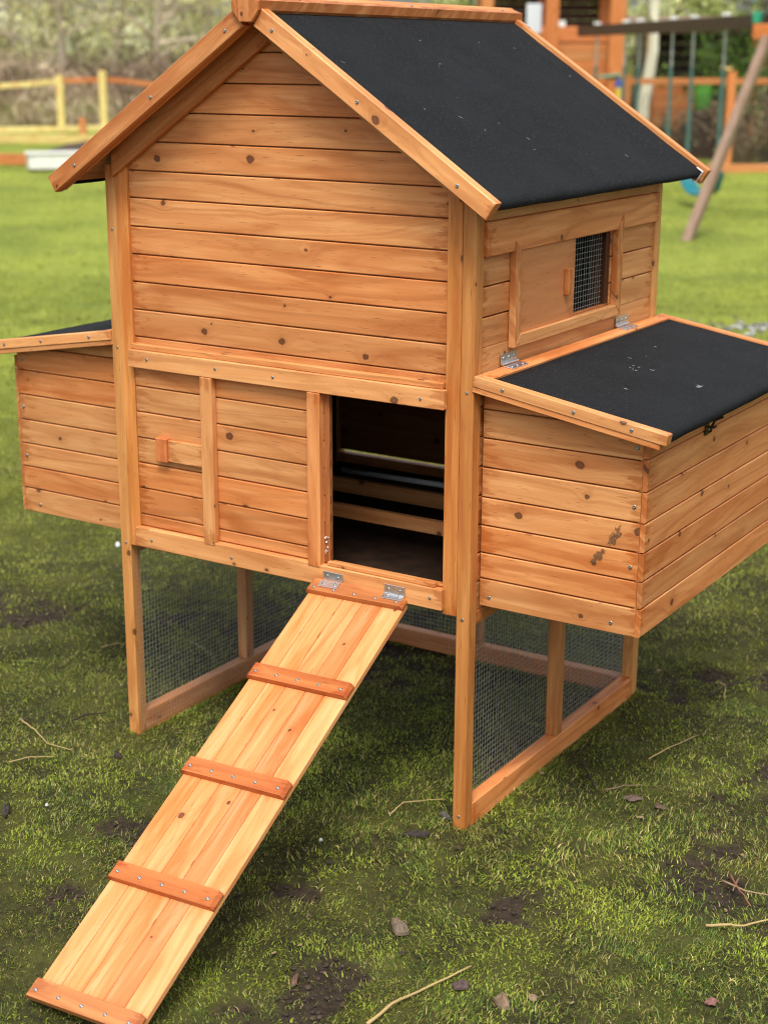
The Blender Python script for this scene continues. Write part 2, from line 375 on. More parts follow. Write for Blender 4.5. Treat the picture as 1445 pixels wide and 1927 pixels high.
def grass():
    Ps = []
    for (s0, s1, den, k) in ((1.35, 2.5, 95000, .95), (2.5, 3.6, 72000, 1.05), (3.6, 5.2, 26000, 1.35), (5.2, 8.5, 8500, 2.0), (8.5, 14, 1800, 3.2), (14, 30, 300, 5.5)):
        n = int((s1*s1-s0*s0)*.5*2*.34*den + (s1-s0)*2*.30*den)
        s = RNG.uniform(s0, s1, n); hw = .34*s+.30; keep = RNG.random(n) < hw/(0.34*s1+.30)
        t = RNG.uniform(-1, 1, n)*hw; s, t = s[keep], t[keep]
        x = CAM.x+FH.x*s+RH.x*t; y = CAM.y+FH.y*s+RH.y*t; Ps.append(np.stack([x, y, np.full(len(x), k)], -1))
    for (ax_, ay_, bx_, by_, cnt) in ((.0, .0, .03, .03, 160), (.83, 0, .86, .03, 160), (.83, .79, .86, .82, 400), (.0, .79, .03, .82, 300), (.848, .04, .860, .80, 3200), (.82, .02, .828, .80, 2500), (-.006, .02, .004, .80, 3500), (.03, .02, .036, .8, 2500), (.03, .782, .83, .79, 3000)):
        Ps.append(np.stack([RNG.uniform(ax_-.006, bx_+.006, cnt), RNG.uniform(ay_-.006, by_+.006, cnt), np.full(cnt, 1.0)], -1))
    P = np.concatenate(Ps); x, y, k = P.T
    m = mudf(x, y); cl = fbm(x, y, 8, 31, 3); cl2 = fbm(x, y, 2.1, 55, 3); cl3 = fbm(x, y, 22, 91, 3); dry = fbm(x, y, 4.5, 23, 4)
    keep = RNG.random(len(x)) < np.clip(1.05-m*.92, 0.12, 1)*np.clip(.30+2.6*(cl3-.33), .30, 1)
    x, y, k, m, cl, cl2, cl3, dry = [a[keep] for a in (x, y, k, m, cl, cl2, cl3, dry)]
    n = len(x); z = height(x, y)-m*.006-.002
    s = (x-CAM.x)*FH.x+(y-CAM.y)*FH.y
    moss = RNG.random(n) < np.clip((cl-.45)*4.0, .06, .70)
    L = np.where(moss, RNG.uniform(.006, .014, n), RNG.uniform(.007, .018, n)*(.6+.85*cl2))*k**.75
    Wd = np.where(moss, RNG.uniform(.0014, .0026, n), RNG.uniform(.0010, .0020, n))*k
    tall = (RNG.random(n) < .012) & ~moss; L = np.where(tall, L*1.6, L)
    az = RNG.uniform(0, 2*np.pi, n); wind = fbm(x, y, 4.3, 13, 3)*14
    az = np.where(RNG.random(n) < .55, wind+RNG.normal(0, .6, n), az)
    lean = np.where(moss, RNG.uniform(.4, 1.5, n), RNG.uniform(.35, 1.5, n))
    a = RNG.uniform(0, 2*np.pi, n); wx, wy = np.cos(a)*Wd/2, np.sin(a)*Wd/2
    dx, dy = np.cos(az), np.sin(az)
    p0 = np.stack([x, y, z], -1)
    m1 = p0+np.stack([dx*np.sin(lean*.55)*L*.5, dy*np.sin(lean*.55)*L*.5, np.cos(lean*.55)*L*.5], -1)
    l2 = np.minimum(lean*1.4, 1.85)
    p2 = m1+np.stack([dx*np.sin(l2)*L*.5, dy*np.sin(l2)*L*.5, np.cos(l2)*L*.5], -1)
    wv = np.stack([wx, wy, 0*wx], -1)
    vv = np.stack([p0-wv, p0+wv, m1+wv*.85, m1-wv*.85, p2], 1).reshape(-1, 3)
    b = np.arange(n)*5
    quads = np.stack([b, b+1, b+2, b+3], -1); tris = np.stack([b+3, b+2, b+4], -1)
    pal = np.array([(.085, .120, .018), (.128, .165, .026), (.185, .210, .034), (.055, .085, .020), (.25, .215, .060), (.42, .34, .16), (.085, .060, .026), (.16, .125, .050)])
    r = np.clip(RNG.random(n)+(dry-.5)*1.1, 0, 1); ci = np.select([r < .19, r < .40, r < .54, r < .64, r < .79, r < .83, r < .93], [3, 0, 1, 2, 4, 5, 7], 6)
    C = pal[ci]; C = np.where(moss[:, None], np.array((.190, .220, .026))*(.45+1.0*RNG.random((n, 1))), C)
    fr = np.clip((s-2.7)/3.6, 0, 1)[:, None]; fr2 = np.clip((s-6)/9.0, 0, 1)[:, None]
    C = C*(.80+1.15*cl2[:, None])*np.array((1.16, 1.20, 1.10))
    C = C*(1-fr)+fr*(np.array((.27, .29, .043))*(1-fr2)+fr2*np.array((.31, .35, .058)))*(.5+.95*RNG.random((n, 1)))*(.30+1.35*dry[:, None])
    C5 = np.repeat(C, 5, 0)
    C5 = np.concatenate([C5, np.ones((len(C5), 1))], 1)
    o = np_mesh('grass', vv, [quads, tris], C5, M_GRASS); tag(o, 'short mossy grass covering the lawn', 'grass', kind='stuff')
grass()

# ------------------------------------------------------------------ the coop
W, D = .85, .8168
AX, SL = .4175, .66
ANG = math.atan(SL); RID = 1.536
def zr(x): return RID-SL*abs(x-AX)
coop = tag(empty('chicken_coop', (.425, .41, 0)), 'orange stained wooden chicken coop on legs with black felt roof, nest boxes and a ramp', 'chicken coop')
def part(name, mb, mat=W_MAIN, parent=None, label=None, smooth=False): return mb.build(name, mat, parent or coop, label, smooth)

# screws: one mesh, copied
def screw_mesh():
    v = [(0, 0, .0012)]; f = []; seg = 12
    for r, z in ((.0010, .0009), (.0030, .0013), (.0036, .0004), (.0037, -.001)):
        for k in range(seg):
            a = 2*math.pi*k/seg; v.append((r*math.cos(a), r*math.sin(a), z))
    v[0] = (0, 0, -.0004)
    for k in range(seg):
        j = (k+1) % seg; f.append((0, 1+k, 1+j))
        for i in range(3): f.append((1+i*seg+k, 1+(i+1)*seg+k, 1+(i+1)*seg+j, 1+i*seg+j))
    me = bpy.data.meshes.new('screw'); me.from_pydata(v, [], [tuple(reversed(q)) if len(q) == 4 else q for q in f]); me.materials.append(M_SCREW)
    import bmesh
    bm = bmesh.new(); bm.from_mesh(me); bmesh.ops.recalc_face_normals(bm, faces=bm.faces); bm.to_mesh(me); bm.free(); me.shade_smooth(); return me
SCREW = screw_mesh()
def screw(parent, P, N, sc=1.0):
    o = bpy.data.objects.new('screw', SCREW); col.objects.link(o); o.parent = parent
    N = Vector(N).normalized(); o.location = Vector(P)-wpos(parent)+N*.0004; o.rotation_euler = (Matrix.Rotation(random.random()*3, 3, 'Z') and N.to_track_quat('Z', 'Y').to_euler()); o.scale = (sc, sc, sc); return o

# legs
LX, LY = .027, .028
for (x0, y0) in ((0, 0), (W-LX, 0), (0, D-LY), (W-LX, D-LY)):
    m = MB(); m.aab(x0, x0+LX, y0, y0+LY, -.012, 1.228, 'z', .0009, .50); lg = part('leg', m, W_POST)
    if y0 == 0:
        for z in ((.025, .43, .86) if x0 > 0 else (.44, .86, 1.1)): screw(lg, (x0+.0135, 0, z), (0, -1, 0), .8)
for (x0, x1, zb) in ((LX+.0004, .0570, .4375), (.7930, W-LX-.0004, .4335)):
    m = MB(); m.aab(x0, x1, -.0012, .016, zb, 1.262 if x0 < .3 else 1.243, 'z', .0009, .52); part('stile', m, W_POST)

def clip(poly, a, b, c):   # keep a*x+b*y<=c
    out = []
    for i in range(len(poly)):
        p, q_ = poly[i], poly[(i+1) % len(poly)]; dp = a*p[0]+b*p[1]-c; dq = a*q_[0]+b*q_[1]-c
        if dp <= 0: out.append(p)
        if dp*dq < 0:
            t = dp/(dp-dq); out.append((p[0]+(q_[0]-p[0])*t, p[1]+(q_[1]-p[1])*t))
    return out
def siding(mb, O, X, N, x0, x1, lv, clips=(), t=.010, gap=.0024, back=True, tint=.5):
    for i in range(len(lv)-1):
        a, b = lv[i]+(gap/2 if i else 0), lv[i+1]-(gap/2 if i < len(lv)-2 else 0)
        P = [(x0, a), (x1, a), (x1, b), (x0, b)]
        for c in clips: P = clip(P, *c) if P else P
        if len(P) < 3: continue
        A = abs(sum(P[k][0]*P[(k+1) % len(P)][1]-P[(k+1) % len(P)][0]*P[k][1] for k in range(len(P))))/2
        if A < 2e-4: continue
        mb.prism(P, Vector(O)-Vector(N)*t, X, (0, 0, 1), N, t+random.uniform(-.0008, .0004), .0016, tint+random.uniform(-.03, .03))
    if back:
        P = [(x0, lv[0]+.001), (x1, lv[0]+.001), (x1, lv[-1]-.001), (x0, lv[-1]-.001)]
        for c in clips: P = clip(P, *c)
        mb.prism(P, Vector(O)-Vector(N)*(t+.006), X, (0, 0, 1), N, .0065, .0005, .02)
# front gable wall
lv = [.827, .8866, .942, .998, 1.0535, 1.1085, 1.1645, 1.218, 1.274, 1.330, 1.386, 1.442, 1.51]
roofclip = ((SL, 1, RID-.045+SL*AX), (-SL, 1, RID-.045-SL*AX))
m = MB(); siding(m, (0, .004, 0), (1, 0, 0), (0, -1, 0), .0574, .7926, lv, roofclip); part('gable_wall', m)
m = MB(); siding(m, (0, D-.006, 0), (-1, 0, 0), (0, 1, 0), -(W-LX-.0005), -(LX+.0005), [.488]+lv[1:] if False else [.4815, .54, .596, .652, .708, .764, .82]+lv[1:], ((-SL, 1, RID-.045+SL*AX-2*SL*AX), (SL, 1, RID-.045+SL*AX)) if False else ((-SL, 1, RID-.045+SL*AX), (SL, 1, RID-.045-SL*AX))); part('rear_wall', m)
# rake trims on the gable face
ca_, sa_ = math.cos(ANG), math.sin(ANG)
for sgn in (1, -1):
    xe = .027 if sgn < 0 else W-LX-.001
    P = [(AX, RID-.024), (AX, RID-.074), (xe, zr(xe)-.074), (xe, zr(xe)-.024)]
    m = MB(); m.prism(P, (0, .0036, 0), (1, 0, 0), (0, 0, 1), (0, -1, 0), .014, .0013, .42)
    # grain along the slope
    m.uv = [(u*ca_+v*sa_*(-sgn), v*ca_+u*sa_*sgn) for (u, v) in m.uv]; part('rake_trim', m)
# front trims
def trim(x0, x1, z0, z1, scr, tn=.56, y1=-.0042, y0=-.0165):
    m = MB(); m.aab(x0, x1, y0, y1, z0, z1, 'x', .0014, tn); o = part('trim_board', m)
    for (x, z) in scr: screw(o, (x, y0, z), (0, -1, 0), .85)
    return o
trim(.0545, .7985, .8262, .8628, ((.105, .846), (.42, .845), (.75, .842), (.28, .846)), .58)
m = MB(); m.aab(.0578, .792, -.0105, .0032, .8635, .8745, 'x', .001, .5); part('upper_track', m)
tb = trim(.0560, .7995, .4445, .4858, ((.10, .463), (.31, .462), (.775, .466)), .56)
m = MB(); m.aab(.541, .783, -.0125, -.001, .4866, .4945, 'x', .001, .50); m.aab(.541, .7925, -.0008, .0125, .4866, .4915, 'x', .001, .55); part('lower_track', m)
m = MB(); m.aab(.0578, .7925, -.0038, .020, .4385, .4855, 'x', .001, .45); part('sill_beam', m)
# sliding door with battens and handle
low = [.4872, .5118, .5685, .6229, .6767, .7311, .7845, .8255]
m = MB(); siding(m, (0, -.001, 0), (1, 0, 0), (0, -1, 0), .0585, .529, low, t=.007, back=False); m.aab(.0585, .529, .0062, .0095, .4872, .8255, 'x', .0005, .05)
door = part('sliding_door', m)
for (x0, x1) in ((.2400, .2695), (.4985, .5280)):
    m = MB(); m.aab(x0, x1, -.0178, -.0012, .4800, .8258, 'z', .0014, .57); part('batten', m, parent=door)
m = MB(); m.aab(.5284, .5400, -.0010, .0095, .4872, .8255, 'z', .0008, .20)
for i in range(9): m.aab(.5398, .5406, .0005, .0045, .50+i*.036, .515+i*.036, 'z', .0002, .05)
part('door_edge', m, W_CLEAT, door)
m = MB(); m.aab(.1476, .2398, -.0105, -.0012, .6380, .6830, 'x', .001, .60); hd = part('handle', m, parent=door)
m = MB(); m.aab(.1187, .1474, -.0160, -.0012, .6365, .6860, 'z', .0012, .5); part('handle_tab', m, W_PLY, door)
# white fluff stuck on the door edge
m = MB()
for i in range(16):
    P = Vector((.5335+random.uniform(-.003, .004), -.0035, .536+random.uniform(-.006, .006)*(1 if i < 11 else 1)-(0 if i < 11 else .022)))
    a = Vector((random.uniform(-1, 1), random.uniform(-1, .2), random.uniform(-1, 1))).normalized()*random.uniform(.002, .004); b = a.orthogonal().normalized()*.0022
    m.box(P-a/2, a, b, a.cross(b), a.length, .0022, .0018, .0006, .5)
part('white_fluff', m, M_WHITE, door)

# right wall with the window, left wall
rl = [.44, .4955, .551, .6065, .662, .7175, .773, .8285, .8822, .9362, .9905, 1.045, 1.0985]
def side_wall(right):
    m = MB(); sx = 1 if right else -1; xf = .8465 if right else .0035; N = (sx, 0, 0)
    def seg(y0, y1, lv_, **k):
        O = (xf, 0, 0); siding(m, O, (0, 1, 0), N, y0, y1, lv_, **k)
    if right:
        seg(LY+.0005, D-LY-.0005, [z for z in rl if z <= .9362])
        up_ = [.9362, .9905, 1.045, 1.0985]
        seg(LY+.0005, .1500, up_); seg(.5700, D-LY-.0005, up_)
    else: seg(LY+.0005, D-LY-.0005, rl)
    m.aab(*((.835, .8568) if right else (-.0068, .015)), LY+.0006, D-LY-.0006, 1.0992, 1.1600, 'y', .0014, .53)
    m.aab(*((.835, .8535) if right else (-.0035, .015)), LY+.0006, D-LY-.0006, 1.1606, 1.2150, 'y', .0014, .50)
    return part('side_wall', m)
swr = side_wall(True); side_wall(False)
m = MB()
m.prism([(.1316, .9240), (.1316, 1.1180), (.1545, 1.1000), (.1545, .9460)], (.8475, 0, 0), (0, 1, 0), (0, 0, 1), (1, 0, 0), .0128, .0012, .54)
m.uv = [(v, u) for (u, v) in m.uv]
m.prism([(.1322, .9236), (.6010, .9236), (.5750, .9462), (.1550, .9462)], (.8475, 0, 0), (0, 1, 0), (0, 0, 1), (1, 0, 0), .0128, .0012, .57)
m2 = MB(); m2.prism([(.5757, .9464), (.6014, .9245), (.6014, 1.1270), (.5757, 1.0990)], (.8475, 0, 0), (0, 1, 0), (0, 0, 1), (1, 0, 0), .0126, .0012, .53); m2.uv = [(v, u) for (u, v) in m2.uv]
b = len(m.v); m.v += m2.v; m.f += [[i+b for i in f] for f in m2.f]; m.uv += m2.uv; m.c += m2.c
win = part('window', m)
m = MB(); m.aab(.8485, .8525, .1520, .3910, .9465, 1.0990, 'y', .0006, .54); part('sliding_panel', m, W_PLY, win)
m = MB(); m.aab(.8527, .8630, .3445, .3590, .9940, 1.0450, 'z', .0014, .48); part('handle', m, W_MAIN, win)
m = MB(); m.aab(.8100, .8440, .5520, .5755, .9370, 1.0980, 'z', .001, -.28); m.aab(.8380, .8460, .393, .5618, .9366, .9500, 'y', .001, .5); part('jamb', m, W_CLEAT, win)  # jamb colour darkened to carry the shade of the window recess
def mesh_panel(name, O, A, B, la, lb, parent, step=.0105, r=.00034, lab=None):
    """woven square wire panel, A and B directions"""
    m = MB(); O, A, B = Vector(O), Vector(A), Vector(B); N = A.cross(B).normalized()
    i = 0
    ph = random.uniform(.2, .8)*step
    for k in range(int((lb-ph)/step)+1):
        q_ = O+B*(ph+k*step); m.tube([q_, q_+A*(la*.5)+N*random.uniform(-.0008, .0008), q_+A*la], r, 4)
    for k in range(int((la-ph)/step)+1):
        q_ = O+A*(ph+k*step)+N*r*1.9; m.tube([q_, q_+B*(lb*.5)+N*random.uniform(-.0008, .0008), q_+B*lb], r, 4)
    return part(name, m, M_WIRE, parent, lab)
mesh_panel('wire_mesh', (.8370, .385, .940), (0, 1, 0), (0, 0, 1), .164, .160, win, .0108, .00038)
# run below: rails, mid posts, beams, wire
def beam(name, *a, **k):
    m = MB(); m.aab(*a, **k); return part(name, m)
for x0 in (W-LX-.001, 0):
    beam('bottom_rail', x0, x0+.028, LY+.0004, D-LY-.0004, -.004, .0450, g='y', ch=.0016, tint=.56)
    beam('mid_post', x0+.0006, x0+.0274, .3930, .4210, .0454, .4140, g='z', ch=.0016, tint=.5)
    beam('side_beam', x0+.001, x0+.027, LY+.0004, D-LY-.0004, .4145, .4395, g='y', ch=.0012, tint=.45)
beam('bottom_rail', LX+.0005, W-LX-.0015, D-LY, D-.0005, -.004, .0400, g='x', ch=.0016, tint=.52)
beam('mid_post', .4150, .4430, D-LY+.0006, D-.001, .0404, .4390, g='z', ch=.0016, tint=.46)
beam('rear_beam', LX+.0005, W-LX-.0005, D-LY, D-.001, .4394, .4740, g='x', ch=.0012, tint=.45)
mesh_panel('wire_mesh', (W-LX-.0030, .006, .004), (0, 1, 0), (0, 0, 1), D-.02, .425, coop)
mesh_panel('wire_mesh', (LX+.0030, .006, .004), (0, 1, 0), (0, 0, 1), D-.02, .425, coop)
mesh_panel('wire_mesh', (.018, D-LY-.0024, .004), (1, 0, 0), (0, 0, 1), W-.04, .432, coop)
# interior
m = MB(); m.aab(.029, W-.029, .0205, D-.029, .4412, .4520, 'x', .001, .02); part('floor_board', m, M_INNER)  # floor coloured near black, interior shade put into the colour
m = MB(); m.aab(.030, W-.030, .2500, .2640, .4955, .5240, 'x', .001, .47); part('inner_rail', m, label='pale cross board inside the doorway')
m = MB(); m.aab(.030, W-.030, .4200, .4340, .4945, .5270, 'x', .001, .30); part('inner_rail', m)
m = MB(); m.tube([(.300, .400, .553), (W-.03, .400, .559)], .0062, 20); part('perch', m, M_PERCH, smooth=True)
m = MB(); m.aab(.030, W-.030, .030, D-.030, .880, .890, 'x', .001, .02); m.aab(.030, W-.030, .0205, .0225, .892, 1.19, 'x', .0003); m.aab(.030, W-.030, D-.033, D-.031, .892, 1.19, 'x', .0003); m.aab(.0205, .0215, .03, D-.03, .892, 1.19, 'y', .0003); m.aab(W-.062, W-.0605, .03, .56, .892, .935, 'y', .0003); m.aab(.0195, .0205, .021, D-.03, .452, .88, 'y', .0003, .02); m.aab(W-.0205, W-.0195, .021, D-.03, .452, .88, 'y', .0003, .02); part('shade_lining', m, M_INNER)  # dark sheets added inside to make the rooms look shaded

# nest boxes (built on the right, mirrored for the left)
def nest_box(right):
    fx = (lambda x: x) if right else (lambda x: W-x); sx = 1 if right else -1
    root = None
    m = MB(); lv_ = [.4510, .5048, .5548, .6077, .6614, .7180, .7725, .8258, .88]; lid = lambda x: .893-.1616*(x-.857)
    xs0, xs1 = (.8508, 1.1640) if right else (-(1.1640-W), -.0008)
    zc = .860
    c_ = (.1616*sx, 1, zc+.1616*.857 if right else zc-.1616*(W-.857))
    siding(m, (0, .036, 0), (1, 0, 0), (0, -1, 0), xs0, xs1, lv_, (c_,), t=.011)
    root = part('nest_box', m)
    for (x, z) in ((.872, .470), (1.150, .470), (1.150, .580), (1.152, .690), (1.152, .795)) : screw(root, (fx(x if z > .5 or x < 1 else 1.118), .036, z), (0, -1, 0), 1.0)
    if right:
        for (cx_, cz_, rx_, rz_, ang) in ((1.118, .632, .0100, .023, -.5), (1.086, .588, .0085, .021, -.8)):
            rnd_ = random.Random(int(cx_*1000)); n_ = 26; m = MB(); pts_ = []
            for k in range(n_):
                a = 2*math.pi*k/n_; q_ = rnd_.uniform(.55, 1.15); px, pz = math.cos(a)*rx_*q_, math.sin(a)*rz_*q_
                pts_.append((cx_+px*math.cos(ang)-pz*math.sin(ang), .0357, cz_+px*math.sin(ang)+pz*math.cos(ang)))
            m.v = [(cx_, .0352, cz_)]+pts_; m.f = [[0, 1+k, 1+(k+1) % n_] for k in range(n_)]; m.uv = [(0, 0)]*(3*n_); m.c = [(.5, .5, .5, 1)]*(3*n_)
            part('dirt_smear', m, M_DIRT, root)
    m = MB(); so_ = [.4515, .5048, .5548, .6077, .6614, .7180, .7760, .8030]
    siding(m, (fx(1.1740), 0, 0), (0, 1, 0), (sx, 0, 0), .0372, .7790, so_, t=.0095)
    part('outer_wall', m, parent=root)
    m = MB(); siding(m, (0, .780, 0), (-1, 0, 0), (0, 1, 0), min(-xs0, -xs1), max(-xs0, -xs1), lv_, ((-.1616*sx, 1, c_[2]),), t=.011); part('rear_side', m, parent=root)
    m = MB(); a, b_ = sorted((fx(.8515), fx(1.162))); m.aab(a, b_, .048, .768, .4535, .4600, 'y', .001, .4); part('box_floor', m, W_PLY, root)
    # lid
    a_ = math.atan(.1616); ca, sa = math.cos(a_), math.sin(a_); Xd = Vector((ca*sx, 0, -sa)); Nn = Vector((sa*sx, 0, ca)); O = Vector((fx(.8525), 0, .8937))
    L = (1.2225-.8525)/ca
    m = MB()
    for (y0, y1) in ((-.0045, .0165), (.8210, .8420)):
        m.box(O+Vector((0, y0, 0))-Nn*.0200, Xd, (0, 1, 0), Nn, L, y1-y0, .0200, .0014, .60)
        yy = (y0+.002, y1) if y0 < 0 else (y0, y1-.002)
        m.box(O+Vector((0, yy[0], 0))-Nn*.0305, Xd, (0, 1, 0), Nn, L-.011, yy[1]-yy[0], .0100, .0012, .55)
    m.box(O+Vector((0, .0168, 0))-Nn*.0190, (0, 1, 0), Nn, Xd, .8038, .0190, .0280, .0014, .58)
    lidf = part('lid', m, parent=coop)
    for x in (.06, .20, .31): screw(lidf, O+Xd*x+Vector((0, -.0045, 0))-Nn*.010, (0, -1, 0), .9)
    # felt sheet: wraps the outer edge
    prof = [(.0285, -.0045), (.12, -.0042), (.25, -.0044), (L-.022, -.0046), (L-.012, -.0062), (L-.0075, -.0110), (L-.0070, -.0170), (L-.0085, -.0235), (L-.0120, -.0235), (L-.0130, -.0150), (L-.03, -.0130), (.0285, -.0130)]
    felt_sheet(O, Xd, Nn, prof, .0170, .8206, lidf)
    # hinges
    if right:
        for yc in (.137, .640):
            m = MB()
            m.box((.8486, yc-.036, .8965), (0, 1, 0), (0, 0, 1), (1, 0, 0), .062, .0185, .0014, .0004)
            m.box(O+Xd*.004+Vector((0, yc-.036, 0))+Nn*.0004, (0, 1, 0), Xd, Nn, .062, .0185, .0014, .0004)
            m.tube([(.8520, yc-.036, .8965), (.8520, yc+.026, .8965)], .0023, 8)
            h = part('hinge', m, M_STEEL, coop)
            for k in (-.026, -.005, .016):
                screw(h, (.8502, yc+k, .9065), (1, 0, 0), .95); screw(h, O+Xd*.015+Vector((0, yc+k, 0))+Nn*.0018, Nn, .95)
    if right:
        m = MB(); m.aab(1.1745, 1.1770, .291, .309, .768, .795, 'z', .001); m.tube([(1.2060, .300, .8060), (1.1900, .300, .7980), (1.1850, .300, .7860), (1.1830, .300, .7760), (1.1790, .300, .7740)], .0024, 8); m.tube([(1.1765, .300, .7840), (1.1900, .300, .7840), (1.1905, .3070, .7850)], .0022, 8)
        part('latch', m, M_BRONZE, root)
    return lidf
def felt_sheet(O, X, N, prof, y0, y1, parent, name='felt', amp=.0007, ny_=70):
    n = len(prof); me_v = []; ys_ = np.linspace(y0, y1, ny_)
    # densify the flat top
    pts = []
    for i in range(n):
        a, b = prof[i], prof[(i+1) % n]; L_ = math.dist(a, b); k = max(1, int(L_/.02)) if i < 4 else 1
        for j in range(k): pts.append((a[0]+(b[0]-a[0])*j/k, a[1]+(b[1]-a[1])*j/k, i < 8))
    pa = np.array([(p[0], p[1]) for p in pts]); top = np.array([p[2] for p in pts]); np_ = len(pts)
    Vs = []
    for y in ys_:
        nz = (fbm(pa[:, 0]+(5 if X.x < 0 else 0), np.full(np_, y), 14, 8, 3)-.5)*2*amp*top
        ed = (fbm(np.full(np_, 3.1), np.full(np_, y), 9, 4, 2)-.5)*2*.0022*(pa[:, 1] < -.012)*top
        for i in range(np_):
            P = Vector(O)+Vector(X)*float(pa[i, 0]+ed[i]*.3)+Vector(N)*float(pa[i, 1]+nz[i]+ed[i]); Vs.append((P.x, float(y), P.z))
    ix = np.arange(ny_*np_).reshape(ny_, np_); nx2 = np.roll(ix, -1, 1)
    q_ = np.stack([ix[:-1], nx2[:-1], nx2[1:], ix[1:]], -1).reshape(-1, 4)
    if X.x > 0: q_ = q_[:, ::-1]
    caps = np.stack([ix[0], ix[-1][::-1]])
    if X.x > 0: caps = caps[:, ::-1]
    cols = np.ones((len(Vs), 4)); o = np_mesh(name, np.array(Vs), [q_, caps], cols, M_FELT, parent=parent, smooth=True, org=tuple(wpos(parent)))
    return o
lid_r = nest_box(True); lid_l = nest_box(False)

# roof
lintbase = None
for sgn in (1, -1):
    X = Vector((ca_*sgn, 0, -sa_)); N = Vector((sa_*sgn, 0, ca_)); O = Vector((AX, 0, RID)); L = .506/ca_
    m = MB(); Ob = O+X*.022-N*.0215
    nb = 6; wb = (L-.016-.022)/nb
    for i in range(nb):
        m.box(Ob+X*(i*wb)+Vector((0, -.0475, 0)), (0, 1, 0), X, N, .9325, wb-.0006, .0105, .0006, .34+random.uniform(-.03, .03))
    panel = part('roof_panel', m)
    prof = [(.030, -.0080), (.15, -.0078), (.35, -.0080), (L-.024, -.0080), (L-.013, -.0096), (L-.0080, -.0145), (L-.0070, -.0210), (L-.0080, -.0235), (L-.0118, -.0235), (L-.0130, -.0180), (L-.03, -.0106), (.030, -.0106)]
    f = felt_sheet(O, X, N, prof, -.0478, .8845, panel, amp=.0010, ny_=90)
    if sgn > 0: lintbase = f
    for (y0, y1, fr) in ((-.0700, -.0485, True), (.8855, .9070, False)):
        m = MB(); m.prism([(.036, -.035), (.0365, 0), (L, 0), (L, -.0340)], O+Vector((0, y1 if fr else y0, 0)), X, N, (0, -1 if fr else 1, 0), y1-y0, .0014, (.63 if sgn > 0 else .42) if fr else .60)
        # small hooked lip under the board
        yl = (y1, y1+.007) if fr else (y0-.007, y0)
        m.box(O+X*.05+Vector((0, yl[0]+.0002, 0))-N*.0345, X, (0, 1, 0), N, L-.056, .0068, .0095, .001, .5)
        o = part('barge_board', m)
        if fr:
            for t in (.075, .29, .53): screw(o, O+X*t+Vector((0, y0, 0))-N*.019, (0, -1, 0), .95)
m = MB(); pr = [(-.013, -.043), (.013, -.043), (.0300, -.0225), (.0315, -.0065), (.0, .0045), (-.0315, -.0065), (-.0300, -.0225)]
m.prism(pr, (AX, .9150, RID), (1, 0, 0), (0, 0, 1), (0, -1, 0), .9930, .0014, .46)
m.uv = [(v, u) for (u, v) in m.uv]
rb = part('ridge_beam', m)
m = MB()
for sgn in (1, -1):
    X = Vector((ca_*sgn, 0, -sa_)); N = Vector((sa_*sgn, 0, ca_))
    m.box(Vector((AX, -.060, RID))+N*.0016+X*.0, (0, 1, 0), X, N, .972, .0315, .0060, .0014, .62)
rc = part('ridge_cap', m)
for y in (.06, .45, .84): screw(rc, Vector((AX+.02, y, RID-.66*.02+.0120)), (sa_, 0, ca_), .9)
# white clip at the rear eave corner
X = Vector((ca_, 0, -sa_)); N = Vector((sa_, 0, ca_)); O = Vector((AX, .872, RID)); L = .506/ca_
m = MB(); m.box(O+X*(L-.022)-N*.0068, X, (0, 1, 0), N, .017, .006, .0014, .0004); m.box(O+X*(L-.0062)-N*.0320, N, (0, 1, 0), X, .026, .0075, .0014, .0004); m.box(O+X*(L-.012)+Vector((0, -.006, 0))-N*.034, X, (0, 1, 0), N, .007, .012, .003, .001)
part('white_clip', m, M_WHITE)
# lint and scuffs on the felt
def fleck(O, X, N, s, y, L_, r, par):
    m = MB(); a = random.uniform(0, 6.28); P = O+X*s+Vector((0, y, 0)); d = X*math.cos(a)+Vector((0, math.sin(a), 0)); e = N.cross(d)
    k = random.uniform(-.3, .3)*L_; m.tube([P, P+d*L_*.3+e*k, P+d*L_*.7+e*k*.7, P+d*L_], r, 4); part('lint', m, M_LINT, par)
Xr = Vector((ca_, 0, -sa_)); Nr = Vector((sa_, 0, ca_)); Or = Vector((AX, 0, RID))-Nr*.0072
for i in range(15): fleck(Or, Xr, Nr, random.uniform(.05, .56), random.uniform(-.02, .86), random.uniform(.003, .010), .00030, lintbase.parent)
a_ = math.atan(.1616); Xl = Vector((math.cos(a_), 0, -math.sin(a_))); Nl = Vector((math.sin(a_), 0, math.cos(a_))); Ol = Vector((.8525, 0, .8937))-Nl*.0038
for (s, y, n_, sp) in ((.155, .36, 5, .016), (.18, .375, 3, .006), (.285, .36, 8, .005), (.20, .20, 2, .006), (.13, .5, 3, .05)):
    for i in range(n_): fleck(Ol, Xl, Nl, s+random.gauss(0, sp*.35), y+random.gauss(0, sp*.8), random.uniform(.003, .008), .00045, lid_r)

